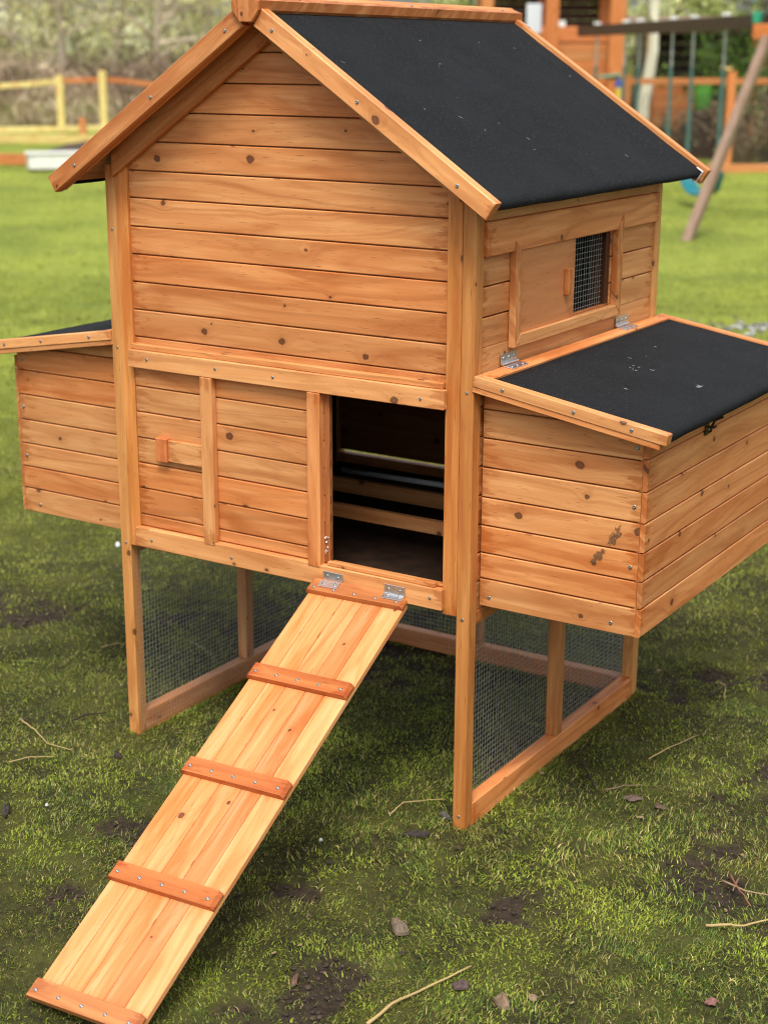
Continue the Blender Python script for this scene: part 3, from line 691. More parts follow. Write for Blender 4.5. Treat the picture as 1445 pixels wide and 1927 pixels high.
# ramp
rx, rz, raz, rinc, rw = .62172, .44548, .063654, .455812, .20756
Dd = Vector((math.sin(raz)*math.cos(rinc), -math.cos(raz)*math.cos(rinc), -math.sin(rinc))); Wv = Vector((math.cos(raz), math.sin(raz), 0)); Rn = Wv.cross(-Dd).normalized()
if Rn.z < 0: Rn = -Rn
RO = Vector((rx, -.022, rz))
m = MB(); ws = [.0385, .0405, .0430, .0405, .04506]; x = -rw/2
for i, pw in enumerate(ws):
    m.box(RO+Wv*x-Rn*.012, Dd, Wv, Rn, .952, pw-.0007, .012, .0012, .5+(.04, -.02, .02, -.04, .03)[i]); x += pw
ramp = part('ramp', m, W_RAMP)
for i in range(5):
    t = -.012+i*.2345; m = MB(); cw = .0335
    x0 = -rw/2-.0045; x1 = rw/2+.0006
    # bevelled ends: prism in (width, normal)
    P = [(x0, 0), (x1, 0), (x1, .0045), (x1-.0055, .0115), (x0+.0055, .0115), (x0, .0045)]
    m.prism(P, RO+Dd*(t+cw)+Rn*.0003, Wv, Rn, -Dd, cw, .0012, .5+random.uniform(-.05, .05)); part('cleat', m, W_CLEAT, ramp)
    for k in range(5):
        xx = x0+.016+(x1-x0-.032)*k/4; screw(ramp, RO+Dd*(t+cw*(.62 if i else .74))+Wv*xx+Rn*.0119, Rn, .9)
for xc in (.5590, .6990):
    m = MB(); m.box((xc-.0225, -.0182, .4570), (1, 0, 0), (0, 0, 1), (0, -1, 0), .045, .0200, .0014, .0004)
    Pc = RO-Dd*.0085+Rn*.0125+Wv*((xc-rx)/math.cos(raz))
    m.box(Pc-Wv*.0225, Wv, Dd, Rn, .043, .0180, .0014, .0004)
    m.tube([(xc-.0225, -.0205, .4570), (xc+.0215, -.0205, .4580)], .0024, 8)
    h = part('hinge', m, M_STEEL, ramp)
    for k in (-.013, .012):
        screw(h, (xc+k, -.0198, .4680), (0, -1, 0), .8); screw(h, Pc+Wv*k+Dd*.009+Rn*.0016, Rn, .9)

# ------------------------------------------------------------------ litter on the lawn
def stalk(name, label, cat, pts, r, c, group=None, mat=M_DRY):
    P = [G(*p) for p in pts]; P = [Vector((p.x, p.y, gz(p)+.010+.004*math.sin(i*2.1))) for i, p in enumerate(P)]
    Q = []
    for i in range(len(P)-1):
        for k in range(4): Q.append(P[i].lerp(P[i+1], k/4)+Vector((random.uniform(-1, 1), random.uniform(-1, 1), random.uniform(0, 1)))*.0012)
    Q.append(P[-1]); n = len(Q); m = MB(); m.tube(Q, [r*(1-.55*i/n) for i in range(n)], 6); m.c = [(*c, 1)]*len(m.c)
    o = m.build(name, mat, None, None, True, org=tuple(P[0])); tag(o, label, cat, group); return o
ST = (.42, .30, .13); BR = (.10, .065, .04); DK = (.035, .024, .018)
stalk('straw_stalk', 'long thick tan straw stalk lying at the bottom edge right of the ramp', 'straw', ((690, 1940), (735, 1905), (800, 1868), (886, 1829)), .0032, ST)
stalk('straw_stalk', 'thick pale straw piece pointing left beside the brown twig heap', 'straw', ((1328, 1753), (1365, 1754), (1400, 1750), (1460, 1738)), .0030, ST)
stalk('straw_stalk', 'thin straw curved over the grass left of the front right leg', 'straw', ((735, 1540), (760, 1522), (800, 1513), (838, 1513)), .0016, ST)
stalk('straw_stalk', 'thin pale straw left of the coop with a kinked middle', 'straw', ((38, 1362), (66, 1385), (90, 1405), (135, 1420)), .0018, ST)
stalk('straw_stalk', 'long thin straw right of the coop crossing the grass diagonally', 'straw', ((1220, 1437), (1260, 1418), (1315, 1388)), .0014, ST)
stalk('straw_stalk', 'short straw lying flat below the pale left straw', 'straw', ((18, 1443), (60, 1436), (105, 1430)), .0014, ST)
stalk('straw_stalk', 'dry stalk inside the run below the left wire panel', 'straw', ((355, 1212), (380, 1228), (408, 1246)), .0015, (.30, .26, .18))
stalk('straw_stalk', 'thin straw left of the front left leg under the left nest box', 'straw', ((190, 1226), (222, 1220), (236, 1219)), .0015, ST)
stalk('twig', 'dark forked twig near the right edge of the lawn, level with the rear leg', 'twig', ((1335, 1318), (1370, 1300), (1395, 1290), (1422, 1279)), .0030, DK)
stalk('twig', 'tan kinked twig lying across the dark forked twig', 'twig', ((1352, 1292), (1364, 1300), (1362, 1320)), .0018, ST)
stalk('twig', 'dark slender twig left of the coop by the front left leg', 'twig', ((138, 1364), (165, 1355), (200, 1347)), .0026, DK)
stalk('twig', 'black bent twig on the grass in front of the right bottom rail', 'twig', ((1095, 1445), (1110, 1475), (1125, 1500)), .0028, DK)
stalk('twig', 'thin brown twig flat on the grass below the black bent twig', 'twig', ((1138, 1497), (1175, 1490), (1210, 1484)), .0018, (.22, .15, .09))
for i, (pts, lab) in enumerate(((((1372, 1655), (1385, 1680), (1412, 1712)), 'reddish twig standing up from the brown heap at the right edge'), (((1358, 1668), (1400, 1690), (1450, 1693)), 'long tan twig lying over the brown heap at the right edge'), (((1390, 1662), (1378, 1690)), 'shortest twig of the brown heap at the right edge'))):
    stalk('twig', lab, 'twig', pts, .0022, ((.25, .11, .06), (.30, .2, .11), (.2, .12, .07))[i])
def clod(name, label, cat, uv, sx_, sy_, h, c, flat=False):
    P = G(*uv); n = 7; bm_v = []; F = []
    rnd = random.Random(int(uv[0]*7+uv[1])); a0 = rnd.random()*6
    rings = ((1.0, 0), (.93, .45), (.6, .85), (.25, 1.0)) if not flat else ((1.0, .25), (.92, .5), (.5, .75), (.2, .6))
    seg = 12; V_ = []
    rr = [rnd.uniform(.65, 1.15) for _ in range(seg)]
    for (q_, z) in rings:
        for k in range(seg):
            a = a0+2*math.pi*k/seg; V_.append((math.cos(a)*sx_*q_*rr[k], math.sin(a)*sy_*q_*rr[k], z*h*rnd.uniform(.7, 1.25)+.004))
    V_.append((0, 0, h+.003))
    for i in range(3):
        for k in range(seg): F.append((i*seg+k, i*seg+(k+1) % seg, (i+1)*seg+(k+1) % seg, (i+1)*seg+k))
    for k in range(seg): F.append((3*seg+k, 3*seg+(k+1) % seg, 4*seg))
    me = bpy.data.meshes.new(name); me.from_pydata(V_, [], F); ca = me.color_attributes.new('tint', 'FLOAT_COLOR', 'POINT')
    for i in range(len(V_)):
        k = rnd.uniform(.7, 1.3); ca.data[i].color = (c[0]*k, c[1]*k, c[2]*k, 1)
    me.materials.append(M_DRY); o = bpy.data.objects.new(name, me); col.objects.link(o); o.location = (P.x, P.y, gz(P)); o.rotation_euler[2] = rnd.random()*6; tag(o, label, cat)
clod('dead_leaf', 'brown dead leaf right of the coop, left of its smaller neighbour', 'leaf', (1190, 1507), .020, .015, .007, (.13, .085, .07), True)
clod('dead_leaf', 'small brown dead leaf just right of the bigger brown leaf', 'leaf', (1243, 1524), .013, .010, .006, (.12, .075, .055), True)
clod('dead_leaf', 'pinkish dead leaf near the bottom right corner', 'leaf', (1338, 1893), .013, .009, .008, (.22, .10, .085), True)
clod('dead_leaf', 'tan dead leaf beside the bark piece at the bottom edge', 'leaf', (1003, 1884), .011, .008, .006, (.24, .17, .11), True)
clod('bark_piece', 'tan lump of bark near the bottom edge, right of the long straw', 'bark', (944, 1892), .024, .013, .012, (.20, .14, .085))
clod('bark_piece', 'brown curled bark piece at the upper end of the long straw', 'bark', (868, 1862), .016, .011, .010, (.085, .055, .05))
clod('bark_piece', 'tan bark lump in the grass right of the ramp', 'bark', (750, 1752), .028, .016, .013, (.17, .125, .085))
clod('bark_piece', 'flat brown bark chip right of the ramp foot', 'bark', (555, 1850), .020, .006, .006, (.16, .09, .06))
clod('bark_piece', 'dark bark strip beside the foot of the front right leg', 'bark', (785, 1577), .032, .008, .010, (.030, .022, .018))
clod('bark_piece', 'grey bark sliver leaning at the front right leg', 'bark', (839, 1543), .006, .016, .012, (.10, .09, .08))
clod('bark_piece', 'dark bark chip on the grass between straw and ramp, left side', 'bark', (222, 1428), .014, .008, .010, (.035, .026, .02))
clod('bark_piece', 'dark bark chip at the left edge of the lawn', 'bark', (12, 1529), .030, .008, .010, (.05, .042, .036))
clod('stone', 'small white stone on the lawn under the left nest box', 'stone', (222, 1030), .008, .007, .012, (.75, .75, .76))
clod('stone', 'small white pebble on the grass left of the ramp', 'stone', (88, 1520), .004, .004, .005, (.6, .6, .55))
clod('stone', 'tiny white pebble right of the ramp middle', 'stone', (604, 1586), .004, .004, .005, (.65, .66, .66))
def chips():
    m = MB()
    cand = np.random.default_rng(5); ns = 26000; s_ = cand.uniform(1.5, 4.8, ns); t_ = cand.uniform(-1, 1, ns)*(.3*s_+.2); xx = CAM.x+FH.x*s_+RH.x*t_; yy = CAM.y+FH.y*s_+RH.y*t_; mm = mudf(xx, yy); sel = np.where(cand.random(ns) < mm*.5+.012)[0][:3600]
    for i in sel:
        x, y = float(xx[i]), float(yy[i]); inm = mm[i] > .25
        L_ = random.choice((.003, .004, .006, .008) if inm else (.004, .006, .009, .014)); a = random.uniform(0, 6.28); z = float(height(x, y))+(.001-mm[i]*.006 if inm else .006)
        c = random.choice(((.03, .021, .015), (.05, .035, .024), (.075, .052, .036), (.04, .03, .022)) if inm and random.random() < .93 else ((.03, .02, .015), (.06, .04, .03), (.14, .10, .06), (.26, .19, .10), (.04, .03, .03)))
        n0 = len(m.c); m.box((x, y, z), (math.cos(a), math.sin(a), random.uniform(-.2, .2)), (-math.sin(a), math.cos(a), 0), (0, 0, 1), L_, L_*(random.uniform(.5, 1) if inm else random.uniform(.15, .5)), L_*(.6 if inm else .2), L_*.15 if inm else L_*.05); m.c[n0:] = [(*c, 1)]*(len(m.c)-n0)
    tag(m.build('wood_chips', M_DRY), 'scattered brown wood chips and plant scraps in the grass', 'chips', kind='stuff')
chips()

# ------------------------------------------------------------------ background
def gp(u, v, s):   # ground point under pixel column u at forward depth s
    P = V(u, v, s); return Vector((P.x, P.y, gz(P)))
def post(mb, P, h, w_, tint=.5, top=None, hd=None):
    hd = hd or FH; X = Vector((hd.y, -hd.x, 0)); mb.box(P-X*w_/2-hd*w_/2-Vector((0, 0, .05)), (0, 0, 1), X, hd, h+.05, w_, w_, .006, tint)
def bar(mb, A, B, w_, h_, tint=.5):
    d = (B-A); L_ = d.length; d = d.normalized(); sdv = d.cross(Vector((0, 0, 1))).normalized(); u_ = sdv.cross(d)
    mb.box(A-sdv*w_/2-u_*h_/2, d, sdv, u_, L_, w_, h_, .005, tint)
# left fence
dL = 38.0
root = tag(empty('fence', gp(120, 240, dL)), 'pale yellow post and rail fence with an arched top rail at the left', 'fence')
def vx(u, v, s): return V(u, v, s)
for (u, v0, v1) in ((-75, 165, 262), (118, 140, 262), (198, 131, 262)):
    m = MB(); A = vx(u, v0, dL); B = gp(u, v1, dL); post(m, B, A.z-B.z, .17, .6); m.build('post', W_FENCE, root)
for i, pts in enumerate((((-140, 174), (0, 161), (60, 157), (120, 151)),)):
    m = MB()
    for a, b in zip(pts, pts[1:]): bar(m, vx(*a, dL), vx(*b, dL), .08, .13, .6)
    m.build('rail', W_FENCE, root)
m = MB(); pts = ((120, 151), (160, 150), (198, 149), (240, 152), (275, 157), (330, 168), (420, 190))
for a, b in zip(pts, pts[1:]): bar(m, vx(*a, dL-.1), vx(*b, dL-.1), .08, .12, .5)
m.build('rail', W_CEDAR, root, 'orange brown arched rail')
m = MB(); pts = ((-140, 246), (100, 242), (300, 238))
for a, b in zip(pts, pts[1:]): bar(m, vx(*a, dL-.15), vx(*b, dL-.15), .08, .14, .62)
m.build('rail', W_FENCE, root)
# low garden bed in front of the fence
dB = 31.0
root = tag(empty('garden_bed', gp(60, 300, dB)), 'low grassy garden bed with orange timber edging behind the white trough', 'garden bed')
for (v, s, wm) in ((268, 36.0, W_FENCE), (312, 29.0, W_CEDAR)):
    m = MB(); A = gp(-150, v, s); B = gp(300, v, s); bar(m, A+Vector((0, 0, .10)), B+Vector((0, 0, .10)), .10, .20, .55); m.build('edging', wm, root)
m = MB(); P = gp(157, 262, 36.5); post(m, P, .55, .16, .6); m.build('post', W_CEDAR, root)
P = gp(225, 285, 33); H = 24; me_v = []; fc = []
for a in range(H+1):
    for b in range(9):
        x_ = (a/H-.5)*3.4; y_ = (b/8-.5)*1.4; e = max(0, 1-(x_/1.7)**2)*max(0, 1-(y_/.7)**2)
        q_ = P+Vector((RH.x, RH.y, 0))*x_+FH*y_; me_v.append((q_.x, q_.y, gz(P)-.05+e*(.22+.2*float(fbm(q_.x, q_.y, 4, 2, 3)))))
for a in range(H):
    for b in range(8): fc.append([a*9+b, (a+1)*9+b, (a+1)*9+b+1, a*9+b+1])
m = MB(); m.v = me_v; m.f = fc; m.uv = [(0, 0)]*(4*len(fc)); m.c = [(.07, .052, .036, 1)]*(4*len(fc)); m.build('soil_heap', M_DRY, root)
# white trough
A = G(54, 324); dT = depth(A); 
root = tag(empty('trough', A), 'white plastic water trough standing on the grass at the left', 'trough')
Hd = (G(150, 320)-A); Hd.z = 0; Hd.normalize(); Sd = Vector((-Hd.y, Hd.x, 0)); m = MB(); LT = 1.0
def tro(m, z0, z1, ins0, ins1, t_):
    for (a, b, c, e) in ((0, 0, LT, t_), (0, .42-t_, LT, t_), (0, 0, t_, .42), (LT-t_, 0, t_, .42)):
        m.box(A+Hd*a+Sd*b+Vector((0, 0, z0)), Hd, Sd, (0, 0, 1), c, e, z1-z0, .01)
tro(m, .05, .31, 0, 0, .03); m.box(A+Hd*.03+Sd*.03+Vector((0, 0, .05)), Hd, Sd, (0, 0, 1), LT-.06, .36, .03, .005); m.build('tub', M_WHITE, root)
m = MB(); m.box(A-Hd*.03-Sd*.03+Vector((0, 0, .3102)), Hd, Sd, (0, 0, 1), LT+.06, .48, .025, .008); m.build('rim', M_WHITE, root)
for k in (.06, LT-.14):
    m = MB(); m.box(A+Hd*k+Sd*.04+Vector((0, 0, -.03)), Hd, Sd, (0, 0, 1), .08, .34, .078, .005); m.build('foot', M_BRONZE, root)

# right fence with wire
A = G(1365, 312); dF = depth(A)
root = tag(empty('fence', A), 'orange cedar post fence with wire netting behind the swings', 'fence')
for (u, v0, tn) in ((1170, 140, .55), (1366, 133, .62), (1560, 125, .55)):
    B = gp(u, 310, dF); T = V(u, v0, dF); m = MB(); post(m, B, T.z-B.z, .15, tn); m.build('post', W_CEDAR, root)
m = MB(); bar(m, V(1140, 152, dF-.1), V(1700, 152, dF-.1), .05, .11, .5); m.build('rail', W_CEDAR, root)
m = MB(); P = V(1366, 131, dF); X = Vector((FH.y, -FH.x, 0)); m.box(P-X*.10-FH*.10, (0, 0, 1), X, FH, .05, .20, .20, .01, .7); m.build('post_cap', W_FENCE, root, 'pale yellow square post cap')
m = MB(); a = gp(1140, 310, dF-.05); b = gp(1600, 310, dF-.05); d = (b-a); L_ = d.length; d.normalize()
for k in range(int(L_/.085)): m.tube([a+d*k*.085, a+d*k*.085+Vector((0, 0, 1.32))], .005, 4)
for k in range(14): m.tube([a+Vector((0, 0, .05+k*.095)), a+d*L_+Vector((0, 0, .05+k*.095))], .0045, 4)
m.build('wire_netting', simple('old_wire', (.10, .10, .09), .6, .6), root)
# garden border timbers
root = tag(empty('timber_border', gp(1400, 318, dF-1)), 'weathered grey timber laid over a cedar border board at the right', 'garden border')
m = MB(); a, b = V(1352, 318, dF-1.2), V(1640, 300, dF-1.2); bar(m, a, b, .12, .10, .6); m.build('top_timber', W_OLD, root, 'grey weathered timber')
m = MB(); a, b = gp(1330, 326, dF-1.6), gp(1640, 330, dF-1.6); bar(m, a+Vector((0, 0, .05)), b+Vector((0, 0, .05)), .12, .18, .5); m.build('board', W_CEDAR, root)

# swing set
foot = G(1290, 453); dA = depth(foot)
apex = V(1447, 38, dA+1.3); zt = apex.z; tow = V(1092, 58, 26.0)
root = tag(empty('swing_set', foot), 'wooden A frame swing set with a dark brown top beam', 'swing set')
m = MB(); bd = (tow-apex).normalized(); bar(m, apex-bd*.35, tow, .11, .165, .5); bm_ = m.build('beam', W_DARK, root)
m = MB(); bar(m, foot-Vector((0, 0, .05)), V(1447, 62, dA+1.2), .10, .115, .62); m.build('leg', W_OLD, root)
m = MB(); f2 = gp(1530, 420, dA+3.2); bar(m, f2-Vector((0, 0, .05)), V(1438, 70, dA+1.6), .10, .12, .45); m.build('leg', W_OLD, root)
m = MB(); P = V(1428, 52, dA+1.15); m.box(P+Vector((-.08, 0, -.12)), (1, 0, 0), (0, 1, 0), (0, 0, 1), .26, .12, .17, .01, .6); m.build('brace_block', W_CEDAR, root)
m = MB(); P = V(1424, 26, dA+1.2); m.box(P-Vector((.035, .05, .10)), (0, 0, 1), (1, 0, 0), (0, 1, 0), .13, .09, .13, .008); m.build('bracket', simple('green_plastic', (.03, .30, .17), .4), root)
M_ROPE = simple('green_rope', (.07, .15, .13), .5, 0, .5, .2, 20); M_CHAIN = simple('chain', (.42, .44, .43), .35, .6, .5, .3, 20)
M_TEAL = simple('teal_plastic', (.01, .16, .19), .35, 0, .5, .15, 10); M_YEL = simple('yellow_plastic', (.65, .50, .06), .4)
def beam_at(u):   # point on the beam seen at column u
    best = None
    for k in range(200):
        P = apex.lerp(tow, k/199); d = P-CAM; uu = 722.5+FPX*d.dot(rt)/d.dot(fw)
        if best is None or abs(uu-u) < best[0]: best = (abs(uu-u), P)
    return best[1]
def swing(u0, u1, label, vs, belt=True, mat=None, group=None, rope_a=.55):
    A, B = beam_at(u0), beam_at(u1)
    # keep the hangers' true spacing along the beam
    z = V(u0, vs, depth(A)).z
    root = tag(empty('swing', (A+B)/2+Vector((0, 0, z-(A.z+B.z)/2))), label, 'swing', group); sw = (FH*.0)
    for P in (A, B):
        m = MB(); m.tube([P-Vector((0, 0, .08)), P-Vector((0, 0, rope_a)) ], .018, 6); m.build('chain', M_CHAIN, root)
        m = MB(); m.tube([P-Vector((0, 0, rope_a)), Vector((P.x, P.y, z+.0))], .028, 8); m.build('rope_sleeve', M_ROPE, root)
        m = MB(); m.box(P+Vector((-.05, -.05, .085)), (1, 0, 0), (0, 1, 0), (0, 0, 1), .10, .10, .04, .01); m.build('hanger', M_WHITE, root)
    m = MB(); n = 10; sd_ = (B-A); sd_.z = 0; wv_ = Vector((-sd_.y, sd_.x, 0)).normalized()*.11
    pts = []
    for k in range(n+1):
        t = k/n; P = A.lerp(B, t); zz = z-(.34*(1-(2*t-1)**2)**.5 if belt else .0); pts.append(Vector((P.x, P.y, zz)))
    for k in range(n):
        d = pts[k+1]-pts[k]; nn = d.cross(wv_).normalized(); m.box(pts[k]-wv_-nn*.012, d, wv_, nn, d.length*1.02, wv_.length*2, .024, .003)
    m.build('seat', mat or M_TEAL, root)
grp = 'swings hanging from the dark beam'
swing(1306, 1366, 'teal belt swing hanging from the beam nearest the A frame leg', 318, True, M_TEAL, grp)
swing(1205, 1266, 'swing with long green sleeved ropes between the teal belt swing and the tower', 262, True, M_TEAL, grp)
swing(1124, 1178, 'swing on chains nearest the play tower', 236, True, M_YEL, grp)
# climbing toy by the tower
P0 = gp(1150, 300, 27.0)
root = tag(empty('play_pole', P0), 'green handle bar with blue and yellow plastic post beside the play tower', 'play equipment')
m = MB(); a = V(1128, 144, 27.0); b = V(1166, 140, 27.0); m.tube([a, b, b-Vector((0, 0, .12))], .025, 8); m.build('handle_bar', simple('green_bar', (.02, .22, .12), .4), root)
m = MB(); t = V(1164, 148, 27.0); m.tube([t, t-Vector((0, 0, .14))], .05, 10); m.build('blue_sleeve', simple('blue_plastic', (.04, .10, .42), .4), root)
m = MB(); m.tube([t-Vector((0, 0, .141)), Vector((t.x, t.y, P0.z))], .045, 10); m.build('pole', M_YEL, root)

# play tower
dW = 27.5; base = gp(1060, 330, dW); XR = Vector((RH.x, RH.y, 0)); YR = FH
root = tag(empty('play_tower', base), 'orange wooden play tower with an open window and plank sides', 'play tower')
def tp(u, v, s): return V(u, v, s)
def tbox(name, u0, u1, v0, v1, s, dep, mat, tn=.5, par=None, lab=None, boards=0):
    a = tp(u0, v1, s); b = tp(u1, v1, s); c = tp(u0, v0, s); wd = (b-a).dot(XR); h = c.z-a.z; m = MB()
    if boards:
        for k in range(boards): m.box(a+Vector((0, 0, h*k/boards)), XR, YR, (0, 0, 1), wd, dep, h/boards-.008, .004, tn+random.uniform(-.06, .06))
    else: m.box(a, XR, YR, (0, 0, 1), wd, dep, h, .008, tn)
    return m.build(name, mat, par or root, lab)
for (u0, u1) in ((1018, 1042), (1136, 1165), (900, 922)):
    a = tp(u0, 330, dW); m = MB(); wd = (tp(u1, 330, dW)-a).dot(XR); m.box(Vector((a.x, a.y, base.z-.05)), (0, 0, 1), XR, YR, 3.1, wd, .14, .008, .56); m.build('corner_post', W_CEDAR, root)
    a2 = a+YR*1.45; m = MB(); m.box(Vector((a2.x, a2.y, base.z-.05)), (0, 0, 1), XR, YR, 3.1, wd, .14, .008, .4); m.build('corner_post', W_CEDAR, root)
tbox('window_rail', 922, 1165, 48, 78, dW-.05, .05, W_CEDAR, .5)
tbox('window_rail', 922, 1165, -60, -14, dW-.05, .05, W_CEDAR, .5)
tbox('plank_wall', 922, 1165, 80, 205, dW, .04, W_CEDAR, .46, boards=8)
tbox('plank_wall', 922, 1165, -40, 205, dW+1.5, .04, W_DARK, .5, boards=16)
a = tp(922, 80, dW); m = MB(); m.box(a, XR, YR, (0, 0, 1), (tp(1165, 80, dW)-a).dot(XR), 1.5, .05, .005, .4); m.build('deck', W_CEDAR, root)
tbox('shelf_box', 1046, 1064, 38, 50, dW-.12, .1, M_WHITE, .5)
a = tp(890, -60, dW-.2); b = tp(1195, -60, dW-.2); wd = (b-a).dot(XR)
m = MB()
m.prism([(0, 0), (wd, 0), (wd/2, .9)], a+YR*2.0, XR, (0, 0, 1), -YR, 2.1, .01, .5); m.build('roof', W_CEDAR, root)
m = MB(); tbox('toy_window', 990, 1018, 6, 62, dW-.12, .08, simple('pale_blue_plastic', (.62, .66, .72), .4), .5)

# shed
dS = 34.0; bs = gp(1300, 300, dS)
root = tag(empty('shed', bs), 'dark brown timber shed with an open front behind the fence', 'shed')
def sb(name, u0, u1, v0, v1, s, dep, mat, tn=.5, boards=0): return tbox(name, u0, u1, v0, v1, s, dep, mat, tn, root, None, boards)
zf = 285
sb('corner_post', 1208, 1220, 62, zf, dS, .12, W_CEDAR, .45); sb('corner_post', 1404, 1418, 62, zf, dS, .12, W_CEDAR, .35)
sb('back_wall', 1208, 1418, 62, zf, dS+2.2, .06, W_DARK, .62, 12)
a = tp(1214, zf, dS); m = MB(); hh = tp(1214, 62, dS).z-a.z
for k in range(12): m.box(a+YR*.12+Vector((0, 0, k*hh/12)), YR, XR, (0, 0, 1), 2.1, .05, hh/12-.008, .004, .6)
m.build('side_wall', W_DARK, root)
a = tp(1412, zf, dS); m = MB()
for k in range(12): m.box(a+YR*.12+Vector((0, 0, k*hh/12)), YR, XR, (0, 0, 1), 2.1, .05, hh/12-.008, .004, .6)
m.build('side_wall', W_DARK, root)
sb('half_wall', 1222, 1300, 150, zf, dS+.02, .05, W_CEDAR, .3, 8)
sb('lintel', 1208, 1418, 50, 62, dS-.03, .14, W_OLD, .6)
a = tp(1196, 50, dS-.3); b = tp(1430, 50, dS-.3); m = MB(); m.prism([(0, 0), (2.9, .22), (2.9, .30), (0, .08)], a, YR, (0, 0, 1), XR, (b-a).dot(XR), .005, .5); m.build('roof', W_OLD, root)
# things behind the fence
P = gp(1318, 250, 31.5); zc_ = V(1318, 206, 31.5).z
root = tag(empty('crate', P), 'dark slatted timber crate behind the wire fence under a green tub', 'crate')
m = MB()
for k in range(5):
    h_ = (zc_-P.z)/5
    for (o_, X_2, w2) in ((-XR*.26-YR*.2, XR, .52), (-XR*.26+YR*.17, XR, .52), (-XR*.26-YR*.17, YR, .34), (XR*.23-YR*.17, YR, .34)):
        m.box(P+o_+Vector((0, 0, h_*k)), X_2, Vector((0, 0, 1)).cross(X_2)*-1, (0, 0, 1), w2, .03, h_-.02, .003, .6)
m.box(P-XR*.25-YR*.19+Vector((0, 0, zc_-P.z-.03)), XR, YR, (0, 0, 1), .50, .36, .028, .003, .6); m.build('slats', W_DARK, root)
P = Vector((P.x, P.y, zc_)); root = tag(empty('tub', P), 'bright green plastic tub standing on a dark crate behind the wire fence', 'tub')
m = MB(); z1 = V(1318, 160, 31.5).z; m.tube([P, P+Vector((0, 0, .03)), Vector((P.x, P.y, z1-.04)), Vector((P.x, P.y, z1))], [.14, .155, .19, .19], 18)
m.build('body', simple('lime_plastic', (.09, .30, .04), .45), root, smooth=True)
m = MB(); m.tube([Vector((P.x, P.y, z1+.0005)), Vector((P.x, P.y, z1+.03))], .205, 18); m.build('lid', simple('lid_plastic', (.07, .24, .035), .45), root)

# ---- trees
def tree(name, P, h, r_, label, cat, group=None, ntw=9, leafc=((.32, .33, .12), (.42, .42, .17), (.24, .22, .10)), bark=(.13, .105, .07), nl=4200, ls=.11, low=.15, tr=.16, droop=.0, seed=1, dens=1.0):
    rnd = random.Random(seed); rg = np.random.default_rng(seed)
    root = tag(empty(name, P), label, cat, group); m = MB(); tips = []
    lean = Vector((rnd.uniform(-.12, .12), rnd.uniform(-.12, .12), 1))
    T = [P+Vector((lean.x*h*k/6+rnd.uniform(-.1, .1)*h*.04*k, lean.y*h*k/6, h*k/6-.1)) for k in range(7)]
    m.tube(T, [tr*(1-.14*k) for k in range(7)], 9)
    seg = [(T[k], T[k+1]) for k in range(2, 6)]
    for i in range(ntw):
        a = rnd.uniform(0, 6.283); t = rnd.uniform(.22, .95); k = min(5, int(t*6)); B = T[k].lerp(T[k+1], t*6-k)
        L_ = r_*rnd.uniform(.6, 1.1)*(1.15-t*.5); Q = [B]; d = Vector((math.cos(a), math.sin(a), rnd.uniform(.1, .9))).normalized(); rr = [tr*.5*(1-t*.4)]
        for j in range(4):
            d = (d+Vector((rnd.uniform(-.4, .4), rnd.uniform(-.4, .4), rnd.uniform(-.25, .3)-droop*j*.25))).normalized(); Q.append(Q[-1]+d*L_/4); rr.append(rr[0]*(1-(j+1)*.22)); seg.append((Q[-2], Q[-1]))
            if j > 0:
                for _ in range(3):
                    e = (d+Vector((rnd.uniform(-1, 1), rnd.uniform(-1, 1), rnd.uniform(-.7, .7)-droop))).normalized(); E = Q[-1]+e*L_*rnd.uniform(.2, .5)
                    m.tube([Q[-1], (Q[-1]+E)/2+Vector((0, 0, .04)), E], [rr[-1]*.5, rr[-1]*.3, rr[-1]*.1], 4, cap=False); seg.append((Q[-1], E)); seg.append(((Q[-1]+E)/2, E))
        m.tube(Q, rr, 6)
    m.c = [(bark[0]*q_[1]*.7+bark[0]*.6, bark[1]*q_[1]*.7+bark[1]*.6, bark[2]*q_[1]*.7+bark[2]*.6, 1) for q_ in m.c]; m.build('trunk', M_DRY, root)
    A = np.array([tuple(s[0]) for s in seg]); B = np.array([tuple(s[1]) for s in seg])
    ii = rg.integers(0, len(A), nl); t = rg.random((nl, 1)); cl = rg.normal(0, 1, (nl, 3))*np.array([.16, .16, .16])*r_*.55
    C = A[ii]*(1-t)+B[ii]*t+cl; C[:, 2] -= rg.random(nl)*droop*.6
    C = C[C[:, 2] > P.z+low]; n = len(C)
    u_ = rg.normal(0, 1, (n, 3)); u_[:, 2] -= droop*1.5; u_ /= np.linalg.norm(u_, axis=1)[:, None]; w_ = np.cross(u_, rg.normal(0, 1, (n, 3))); w_ /= np.linalg.norm(w_, axis=1)[:, None]
    s_ = ls*rg.uniform(.5, 1.5, (n, 1)); a_v = C+u_*s_; b_v = C+w_*s_*.35; c_v = C-u_*s_*.7; d_v = C-w_*s_*.35
    vv = np.stack([a_v, b_v, c_v, d_v], 1).reshape(-1, 3); f = np.arange(n*4).reshape(-1, 4)
    pal = np.array(leafc); clump = fbm(C[:, 0]+seed, C[:, 2]+C[:, 1], 1.6, seed, 3); ci = np.clip(((clump-.32)/.36*len(pal)+rg.normal(0, .35, n)), 0, len(pal)-1).astype(int)
    cc = pal[ci]*rg.uniform(.75, 1.25, (n, 1)); cc = np.repeat(np.concatenate([cc, np.ones((n, 1))], 1), 4, 0)
    np_mesh('crown', vv, [f], cc, M_LEAF, parent=root, org=tuple(P))
    return root
moss = ((.46, .42, .20), (.74, .71, .32), (.88, .86, .46)); gt = 'mossy bare trees beyond the left fence'  # moss colours lightened in place of haze and overexposed light
